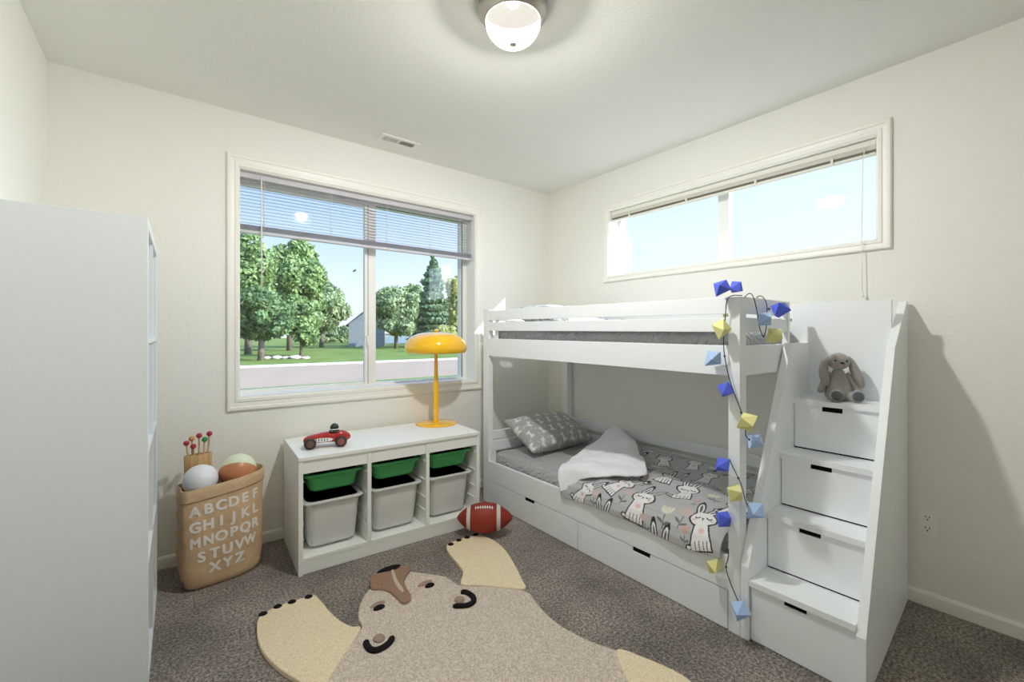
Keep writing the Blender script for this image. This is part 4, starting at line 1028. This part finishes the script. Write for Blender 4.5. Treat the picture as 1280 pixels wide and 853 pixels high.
build('bag_body', G().loft(rings + inn, cap0=True, cap1=True), PAPER, bag, local=True)
cu = [warp(bag_ring(.44, .0012), .432), warp(bag_ring(.44, .0040), .431), warp(bag_ring(.445, .0046), .436), warp(bag_ring(.46, .0036), .460), warp(bag_ring(.47, .0026), .488), warp(bag_ring(.47, .0010), .4895), warp(bag_ring(.47, -.0025), .4885)]
build('folded_cuff', G().loft(cu), PAPER, bag, local=True)
# print: letters wrapped on the front by arc length
def front_xy(sarc, z):
    r = bag_ring(z, .0); fr_ = [q for k, q in enumerate(r) if q[1] < .02]; fr_.sort(key=lambda q: math.atan2(q[1] - .3, q[0]))
    xs_ = [q[0] for q in fr_]; ys_ = [q[1] for q in fr_]; ln = [0]
    for i in range(1, len(xs_)): ln.append(ln[-1] + math.hypot(xs_[i] - xs_[i - 1], ys_[i] - ys_[i - 1]))
    i0 = min(range(len(xs_)), key=lambda i: abs(xs_[i])); c0 = ln[i0]
    return np.interp(sarc + c0, ln, xs_), np.interp(sarc + c0, ln, ys_)
rows = [('ABCDEF', .362, -.128, .0515), ('GHIJKL', .289, -.128, .0515), ('MNOPQR', .216, -.128, .0515), ('STUVW', .144, -.103, .0515), ('XYZ', .078, -.050, .0515)]
g = G(); fc = bpy.data.curves.new('letters', 'FONT'); fc.size = .066; fc.align_x = 'CENTER'; fc.resolution_u = 5
tmpo = bpy.data.objects.new('letters', fc); link(tmpo)
for txt, z0, s0, ds in rows:
    for i, ch in enumerate(txt):
        fc.body = ch; dg = bpy.context.evaluated_depsgraph_get(); dg.update(); me = tmpo.evaluated_get(dg).to_mesh()
        bm = bmesh.new(); bm.from_mesh(me)
        bmesh.ops.triangulate(bm, faces=bm.faces[:])
        sc_ = s0 + i * ds
        bm.verts.index_update(); wx = .84 if ch in 'MNW' else .98
        for q, (ox, oy) in enumerate(((0, 0), (.0032, 0), (-.0032, 0), (0, .0028), (0, -.0028), (.0022, .0020), (-.0022, -.0020), (-.0022, .0020), (.0022, -.0020))):
            out = []
            for v in bm.verts:
                sx = sc_ + v.co.x * wx + ox; zz = z0 + v.co.y + oy + sc_ * .07
                x, y = front_xy(sx, zz); out.append((x, y - .0020 - q * .00005, zz))
            g.add(out, [[v.index for v in f.verts] for f in bm.faces])
        bm.free()
        tmpo.evaluated_get(dg).to_mesh_clear()
bpy.data.objects.remove(tmpo)
build('alphabet_print', g, PRINTW, bag, local=True)
BW = lambda x, y, z: tuple(BGM @ Vector((x, y, z)))
c = BW(-.095, -.018, .500)
props(build('ball', G().ell((0, 0, 0), (.0715, .0715, .0715), n=40, m=26), PUREW, None, local=True, loc=c), 'plain white ball in the paper bag', 'ball')
c = BW(.066, .002, .506)
bl = thing('ball', c, label='terracotta and mint two-tone ball in the paper bag', cat='ball'); 
RB = .0825; Mb = Matrix.Rotation(-.72, 3, 'X') @ Matrix.Rotation(.15, 3, 'Y')
def capg(t0, t1, r, n=48, m=16):
    g = G(); rings = []
    for i in range(m + 1):
        th = t0 + (t1 - t0) * i / m; rings.append([tuple(Mb @ Vector((r * max(math.sin(th), 1e-4) * math.cos(2 * PI * k / n), r * max(math.sin(th), 1e-4) * math.sin(2 * PI * k / n), r * math.cos(th)))) for k in range(n)])
    return g.loft(rings)
build('mint_half', capg(0, PI * .5, RB), MINT, bl, local=True); build('terracotta_half', capg(PI * .5, PI, RB * .998), CORAL, bl, local=True)
Mb = Matrix.Rotation(.35, 3, 'X'); build('seam', capg(PI * .56, PI * .567, RB * 1.002), TYRE, bl, local=True)
# wooden pot of mallets
def bamboo():
    m, t, b = nt('pale_grained_wood'); co = t.nodes.new('ShaderNodeTexCoord'); mp = t.nodes.new('ShaderNodeMapping'); mp.inputs['Scale'].default_value = (60, 60, 4)
    n = t.nodes.new('ShaderNodeTexNoise'); n.inputs['Scale'].default_value = 1; n.inputs['Detail'].default_value = 6
    t.links.new(co.outputs['Object'], mp.inputs['Vector']); t.links.new(mp.outputs['Vector'], n.inputs['Vector'])
    r = t.nodes.new('ShaderNodeValToRGB'); e = r.color_ramp.elements; e[0].position = .35; e[0].color = (.36, .20, .075, 1); e[1].position = .65; e[1].color = (.60, .40, .19, 1)
    t.links.new(n.outputs['Fac'], r.inputs['Fac']); t.links.new(r.outputs['Color'], b.inputs['Base Color']); b.inputs['Roughness'].default_value = .5; return m
BAMBOO = bamboo()
pc = BW(-.090, .069, .35)
po = thing('wooden_pot', pc, label='pale wooden pot of mallets sticking out of the paper bag', cat='pot')
g = G(); prf = [(.001, 0), (.052, 0), (.056, .01), (.058, .12), (.0565, .20), (.058, .255), (.054, .257), (.050, .25), (.048, .02), (.001, .018)]
g.lathe(prf, 36); g.v = [tuple(Matrix.Rotation(math.radians(7), 3, 'Z') @ Vector((x, y * .32, z))) for x, y, z in g.v]; build('pot_body', g, BAMBOO, po, local=True)
BEAD = {'r': mat('red_bead', (.42, .025, .04), .35), 'o': mat('orange_bead', (.62, .28, .10), .4), 'g': mat('green_bead', (.04, .26, .06), .4)}
names = {'r': 'red', 'o': 'orange', 'g': 'green'}
for (dx, dy, zt, cc, lab) in ((-.047, -.010, .318, 'r', 'red ball mallet standing leftmost in the wooden pot'), (-.026, .005, .336, 'o', 'orange ball mallet standing in the wooden pot'), (-.020, -.028, .300, 'r', 'red ball mallet standing lowest in the wooden pot, below the orange one'),
                         (.004, .008, .346, 'r', 'red ball mallet standing in the middle of the wooden pot'), (.026, -.010, .325, 'g', 'green ball mallet standing in the wooden pot'), (.046, .004, .350, 'r', 'red ball mallet standing rightmost and tallest in the wooden pot')):
    b = Vector(pc); mt = thing('mallet', (b.x + dx * .5, b.y + dy * .10 + dx * .06, b.z + .03), label=lab, cat='mallet', group='ball mallets in the wooden pot')
    build('stick', G().tube([(0, 0, 0), (dx * .5, dy * .3, zt - .03)], .0042, 8), BAMBOO, mt, local=True)
    build('mallet_head', G().ell((dx * .5, dy * .3, zt - .03), (.0128, .0128, .0128), n=16, m=10), BEAD[cc], mt, local=True)

# ------------------------------------------------------------------ outside
GZ = -.42
GRASS = mat('lawn_grass', (.115, .155, .038), .9, .1, bump=.4, bscale=30, bdist=.03, vary=.22, vscale=.8)
ROAD = mat('road_asphalt', (.27, .205, .150), .9, .1, vary=.06, vscale=.6)
KERB = mat('kerb_concrete', (.55, .52, .46), .9, .1)
g = G().box(-120, 160, YA + TH + .05, 15.3, GZ - .1, GZ); o = build('lawn', g, GRASS); props(o, 'green lawn strip between the house and the road', 'lawn'); o['kind'] = 'structure'
o = build('lawn', G().box(-120, 160, 26.6, 260, GZ - .1, GZ), GRASS); props(o, 'wide green lawn beyond the road', 'lawn'); o['kind'] = 'structure'
o = build('road', G().box(-120, 160, 15.3, 25.4, GZ - .12, GZ - .03), ROAD); o['kind'] = 'structure'
o = build('kerb', G().box(-120, 160, 25.4, 26.6, GZ - .1, GZ + .01), KERB); o['kind'] = 'structure'
LEAFA = leaf_mat('broadleaf_green', (.09, .165, .05), (.29, .39, .14)); LEAFD = leaf_mat('dark_green', (.045, .10, .035), (.15, .24, .085))  # second leaf material is a darker green for some trees
LEAFC = leaf_mat('conifer_green', (.06, .13, .055), (.18, .26, .12)); LEAFY = leaf_mat('yellowing_green', (.26, .31, .09), (.52, .48, .18)); LEAFP = leaf_mat('pale_green', (.15, .22, .10), (.34, .41, .20))
BARK = mat('tree_bark', (.16, .13, .11), .9, .1, bump=.6, bscale=6, bdist=.03, vary=.3, vscale=3)
YAW, FPX = .6611, 546.35
def at(u, d):
    r = (u - 640) / FPX * d; return r * math.cos(YAW) + d * math.sin(YAW), -r * math.sin(YAW) + d * math.cos(YAW)
def vz(v, d): return 1.1953 - (v - 418.86) * d / FPX
def leaves(rng, blobs, n, size):
    """blobs: (cx,cy,cz,rx,ry,rz)"""
    B = np.array(blobs); wt = (B[:, 3] * B[:, 5]); idx = rng.choice(len(B), n, p=wt / wt.sum())
    d = rng.normal(size=(n, 3)); d /= np.linalg.norm(d, axis=1)[:, None]; rad = rng.uniform(.55, 1.06, n) ** .7
    c = B[idx, :3] + d * B[idx, 3:6] * rad[:, None]
    a = rng.normal(size=(n, 3)); a /= np.linalg.norm(a, axis=1)[:, None]; b = np.cross(a, d + .3 * rng.normal(size=(n, 3))); b /= np.linalg.norm(b, axis=1)[:, None] + 1e-9
    s = size * rng.uniform(.6, 1.4, n)[:, None]
    v = np.stack([c - a * s, c + b * s * .55, c + a * s, c - b * s * .55], 1).reshape(-1, 3)
    return v
def tree(name, label, group, u, d, vtop, halfw, lm, n=5000, size=.20, trunk=.18, conifer=False, vbot=None, seed=0, cat='tree'):
    rng = np.random.default_rng(seed); x, y = at(u, d); zt = vz(vtop, d); R = halfw * d / FPX; zb = vz(vbot, d) if vbot else GZ + .22 * (zt - GZ)
    t = thing(name, (x, y, GZ), label=label, cat=cat, group=group); blobs = []
    if conifer:
        for k in range(14):
            f = k / 13; rr = R * (1 - f) ** .8 * rng.uniform(.75, 1.1) + .15; blobs.append((x + rng.normal() * .1, y + rng.normal() * .1, zb + (zt - zb) * f * .97, rr, rr, (zt - zb) / 22))
    else:
        hz = (zt - zb) / 2; cz = zb + hz
        for k in range(26):
            dv = rng.normal(size=3); dv /= np.linalg.norm(dv); q = rng.uniform(.45, .80); r_ = rng.uniform(.22, .36)
            blobs.append((x + dv[0] * R * q, y + dv[1] * R * q, cz + dv[2] * hz * q, R * r_, R * r_, hz * r_ * .85))
        blobs.append((x, y, cz, R * .7, R * .7, hz * .75))
    v = leaves(rng, blobs, n, size); nq = len(v) // 4
    me = bpy.data.meshes.new('foliage'); me.from_pydata((v - np.array((x, y, GZ))).tolist(), [], [(4 * i, 4 * i + 1, 4 * i + 2, 4 * i + 3) for i in range(nq)]); me.materials.append(lm); me.update()
    o = bpy.data.objects.new('foliage', me); link(o); o.parent = t
    if trunk:
        g = G().tube([(0, 0, -.1), (.05, .02, (zt - GZ) * .3), (-.03, .05, (zt - GZ) * .6), (0, 0, (zt - GZ) * .85)], [trunk * 1.3, trunk, trunk * .7, trunk * .25], 10)
        if not conifer:
            for k in range(5):
                a = rng.uniform(0, 2 * PI); z0 = (zt - GZ) * rng.uniform(.15, .4); g.tube([(0, 0, z0), (math.cos(a) * R * .35, math.sin(a) * R * .35, z0 + (zt - GZ) * .2), (math.cos(a) * R * .6, math.sin(a) * R * .6, z0 + (zt - GZ) * .35)], [trunk * .55, trunk * .4, trunk * .15], 7)
        build('trunk', g, BARK, t, local=True)
GR = 'trees across the road'
tree('leafy_tree', 'broad green tree cut by the left edge of the big window', GR, 310, 36, 290, 44, LEAFA, 13000, .19, .22, vbot=430, seed=1)
tree('leafy_tree', 'tallest full green tree in the left pane of the big window', GR, 362, 45, 288, 44, LEAFA, 15000, .24, .24, vbot=432, seed=2)
tree('leafy_tree', 'dense darker tree low in front of the tall trees', GR, 326, 27.5, 352, 44, LEAFD, 12000, .15, .16, vbot=437, seed=3)
tree('leafy_tree', 'paler tree at the right of the left pane, beside the shed', GR, 402, 57, 345, 36, LEAFP, 12000, .28, .24, vbot=426, seed=4)
tree('leafy_tree', 'dark young tree left of the tall trees behind the rocks', GR, 376, 33, 366, 27, LEAFA, 7000, .17, .09, vbot=436, seed=14)
for i, (u, w_) in enumerate(((392, 16), (414, 15), (430, 12))):
    tree('bush', ('pale bush farthest left along the back of the lawn', 'pale bush in the middle of the row along the back of the lawn', 'pale bush right beside the grey shed')[i], 'bushes along the back of the lawn', u, 76 + 7 * i, 404, w_, LEAFP, 2200, .30, 0, vbot=431, seed=20 + i, cat='bush')
tree('leafy_tree', 'rounded pale green tree with a bare trunk in the right pane', GR, 495, 52, 349, 32, LEAFP, 12000, .25, .20, vbot=429, seed=5)
tree('leafy_tree', 'green tree behind the rounded one in the right pane', GR, 516, 70, 352, 22, LEAFA, 6000, .30, .22, vbot=428, seed=6)
tree('leafy_tree', 'darker tree partly behind the window post at the right pane', GR, 474, 82, 360, 13, LEAFD, 4500, .25, .2, vbot=428, seed=16)
tree('conifer_tree', 'tall pointed conifer in the right pane', GR, 541, 60, 318, 30, LEAFC, 14000, .30, .2, conifer=True, vbot=425, seed=7)
tree('leafy_tree', 'yellowing tree at the right edge of the right pane', GR, 574, 54, 335, 20, LEAFY, 6000, .24, .2, vbot=420, seed=8)
tree('leafy_tree', 'low dark tree right of the conifer above the lamp', GR, 560, 80, 372, 26, LEAFD, 6000, .28, .2, vbot=430, seed=9)
tree('bush', 'yellow green bush seen just above the table lamp', None, 556, 42, 402, 17, LEAFY, 3000, .18, 0, vbot=441, seed=10, cat='bush')
# rocks under the trees
ROCK = mat('pale_rock', (.50, .44, .40), .9, .1, vary=.3, vscale=2)
rr_ = random.Random(3)
for k, (u, s_, lab) in enumerate(((333, .30, 'leftmost pale rock under the tall trees'), (346, .36, 'second pale rock from the left under the tall trees'), (357, .30, 'middle pale rock under the tall trees'), (369, .42, 'largest pale rock under the tall trees'), (382, .3, 'rightmost pale rock under the tall trees'))):
    x, y = at(u, 29.5); g = G().ell((0, 0, s_ * .22), (s_, s_ * .8, s_ * .35), n=10, m=7)
    g.v = [(a * (1 + .2 * noise.noise(Vector((a * 3 + k, b * 3, c * 3)))), b, c * (1 + .3 * noise.noise(Vector((a * 4, b * 4 + k, c))))) for a, b, c in g.v]
    props(build('rock', g, ROCK, None, local=True, loc=(x, y, GZ)), lab, 'rock', 'rocks under the tall trees')
# grey shed
sx, sy = at(458, 60); sm = Matrix.Translation((sx, sy, GZ)) @ Matrix.Rotation(-YAW + .25, 4, 'Z')
sh_ = thing('shed', None, mtx=sm, label='grey gabled shed on the lawn across the road', cat='shed')
SHEDW = mat('grey_shed_siding', (.17, .19, .20), .8, .2, vary=.1, vscale=2); SHEDR = mat('dark_shed_roof', (.07, .075, .08), .8, .2); HOUSEW = mat('white_house_siding', (.85, .83, .80), .8, .2)
hw_ = 2.3; eh = 3.1; rh = 5.0
build('walls', G().prism([(-hw_, 0), (hw_, 0), (hw_, eh), (0, rh - .1), (-hw_, eh)], 0, 6, axis='y'), SHEDW, sh_, local=True)
g = G()
for s_ in (-1, 1): g.add([(s_ * (hw_ + .35), -.3, eh - .3), (0, -.3, rh), (0, 6.3, rh), (s_ * (hw_ + .35), 6.3, eh - .3), (s_ * (hw_ + .35), -.3, eh - .18), (0, -.3, rh + .14), (0, 6.3, rh + .14), (s_ * (hw_ + .35), 6.3, eh - .18)], [(0, 1, 2, 3), (7, 6, 5, 4), (0, 4, 5, 1), (1, 5, 6, 2), (2, 6, 7, 3), (3, 7, 4, 0)])
build('roof', g, SHEDR, sh_, local=True)
hx, hy = at(503, 85); hm = Matrix.Translation((hx, hy, GZ)) @ Matrix.Rotation(-YAW + .1, 4, 'Z')
ho = thing('house', None, mtx=hm, label='white house behind the trees in the right pane', cat='house')
build('walls', G().box(-4.5, 4.5, 0, 6, 0, 2.0), HOUSEW, ho, local=True); build('roof', G().prism([(-.4, 1.9), (6.4, 1.9), (3, 3.0)], -4.8, 4.8, axis='x'), HOUSEW, ho, local=True)
build('garage_door', G().box(-3.2, -.6, -.05, 0, 0, 1.7), TRIM, ho, local=True)
# bird
bx_, by_ = at(443, 20); bz_ = vz(339, 20)
bd = thing('bird', (bx_, by_, bz_), label='tiny dark bird in the sky in the left pane', cat='bird')
build('bird_body', G().ell((0, 0, 0), (.09, .03, .03), n=12, m=8, M=Matrix.Rotation(-.3, 3, 'Y')), WIRE, bd, local=True)
build('wing', G().add([(-.03, 0, .01), (.04, 0, .01), (.03, .14, .07), (.0, .15, .075), (-.03, 0, .0), (.04, 0, .0), (.03, .14, .062), (.0, .15, .067)], [(0, 1, 2, 3), (7, 6, 5, 4), (0, 4, 5, 1), (1, 5, 6, 2), (2, 6, 7, 3), (3, 7, 4, 0)]), WIRE, bd, local=True)
build('wing', G().add([(-.03, 0, .01), (.04, 0, .01), (.03, -.14, .07), (.0, -.15, .075), (-.03, 0, .0), (.04, 0, .0), (.03, -.14, .062), (.0, -.15, .067)], [(0, 1, 2, 3), (7, 6, 5, 4), (0, 4, 5, 1), (1, 5, 6, 2), (2, 6, 7, 3), (3, 7, 4, 0)]), WIRE, bd, local=True)

# ------------------------------------------------------------------ sky, sun, lamp
wd = bpy.data.worlds.new('sky'); sc.world = wd; wd.use_nodes = True; t = wd.node_tree; bg = t.nodes['Background']
tc_ = t.nodes.new('ShaderNodeTexCoord'); sx_ = t.nodes.new('ShaderNodeSeparateXYZ'); t.links.new(tc_.outputs['Generated'], sx_.inputs[0])
r = t.nodes.new('ShaderNodeValToRGB'); e = r.color_ramp.elements
e[0].position = 0; e[0].color = (.80, .88, .97, 1); e[1].position = 1; e[1].color = (.22, .40, .85, 1)
for p_, c_ in ((.10, (.74, .85, .98)), (.28, (.42, .63, .97)), (.5, (.32, .52, .93))): k = e.new(p_); k.color = (*c_, 1)
t.links.new(sx_.outputs['Z'], r.inputs['Fac'])
# brighter haze on the sun's side
dt = t.nodes.new('ShaderNodeVectorMath'); dt.operation = 'DOT_PRODUCT'; dt.inputs[1].default_value = (.92, .15, .2)
t.links.new(tc_.outputs['Generated'], dt.inputs[0])
mr = t.nodes.new('ShaderNodeMapRange'); mr.inputs['From Min'].default_value = .5; mr.inputs['From Max'].default_value = 1.0; mr.inputs['To Max'].default_value = .75; t.links.new(dt.outputs['Value'], mr.inputs['Value'])
mx = t.nodes.new('ShaderNodeMix'); mx.data_type = 'RGBA'; mx.inputs['B'].default_value = (.84, .92, .99, 1)
t.links.new(mr.outputs['Result'], mx.inputs['Factor']); t.links.new(r.outputs['Color'], mx.inputs['A']); dt2 = t.nodes.new('ShaderNodeVectorMath'); dt2.operation = 'DOT_PRODUCT'; dt2.inputs[1].default_value = Vector((.69, -1, .65)).normalized()
t.links.new(tc_.outputs['Generated'], dt2.inputs[0])
m2 = t.nodes.new('ShaderNodeMapRange'); m2.interpolation_type = 'SMOOTHSTEP'; m2.inputs['From Min'].default_value = .45; m2.inputs['From Max'].default_value = 1.0; m2.inputs['To Min'].default_value = 1.0; m2.inputs['To Max'].default_value = 5.5; t.links.new(dt2.outputs['Value'], m2.inputs['Value'])  # out-of-view sky around the sun brightened, added as fill for the room
m3 = t.nodes.new('ShaderNodeMapRange'); m3.inputs['From Min'].default_value = .45; m3.inputs['From Max'].default_value = .9; m3.inputs['To Min'].default_value = 1.0; m3.inputs['To Max'].default_value = 1.8; t.links.new(sx_.outputs['Z'], m3.inputs['Value'])  # overhead sky raised as well, added window fill
ml = t.nodes.new('ShaderNodeMath'); ml.operation = 'MULTIPLY'; t.links.new(m2.outputs['Result'], ml.inputs[0]); t.links.new(m3.outputs['Result'], ml.inputs[1])
sc2 = t.nodes.new('ShaderNodeVectorMath'); sc2.operation = 'SCALE'; t.links.new(mx.outputs['Result'], sc2.inputs[0]); t.links.new(ml.outputs['Value'], sc2.inputs['Scale'])
t.links.new(sc2.outputs['Vector'], bg.inputs['Color'])
bg.inputs['Strength'].default_value = 1.05

sun = bpy.data.lights.new('sun', 'SUN'); sun.energy = 8.5; sun.angle = math.radians(.53); sun.color = (1, .96, .88)
so_ = bpy.data.objects.new('sun', sun); link(so_); so_.rotation_euler = Vector((-.69, 1, -.65)).to_track_quat('-Z', 'Y').to_euler(); so_.location = (6, -8, 7)
bulb = bpy.data.lights.new('ceiling_bulb', 'POINT'); bulb.energy = 94; bulb.shadow_soft_size = .045; bulb.color = (.97, .985, 1)
bo = bpy.data.objects.new('ceiling_bulb', bulb); link(bo); bo.location = (LX, LY, H - .059); bo['kind'] = 'structure'

# ------------------------------------------------------------------ camera, view
cam = bpy.data.cameras.new('camera'); co_ = bpy.data.objects.new('camera', cam); link(co_); sc.camera = co_
co_.location = (0, 0, 1.1953); co_.rotation_euler = (PI / 2, 0, -YAW)
cam.sensor_width = 36; cam.lens = FPX / 1280 * 36; cam.shift_y = -(426.5 - 418.86) / 1280; cam.clip_start = .02; cam.clip_end = 600
sc.view_settings.view_transform = 'Standard'; sc.view_settings.look = 'None'; sc.view_settings.gamma = 1; sc.view_settings.use_curve_mapping = False
sc.view_settings.exposure = 0.33
cy_ = sc.cycles; cy_.use_denoising = True; cy_.max_bounces = 14; cy_.diffuse_bounces = 12; cy_.glossy_bounces = 3; cy_.transparent_max_bounces = 12; cy_.caustics_reflective = False; cy_.caustics_refractive = False; cy_.sample_clamp_indirect = 8
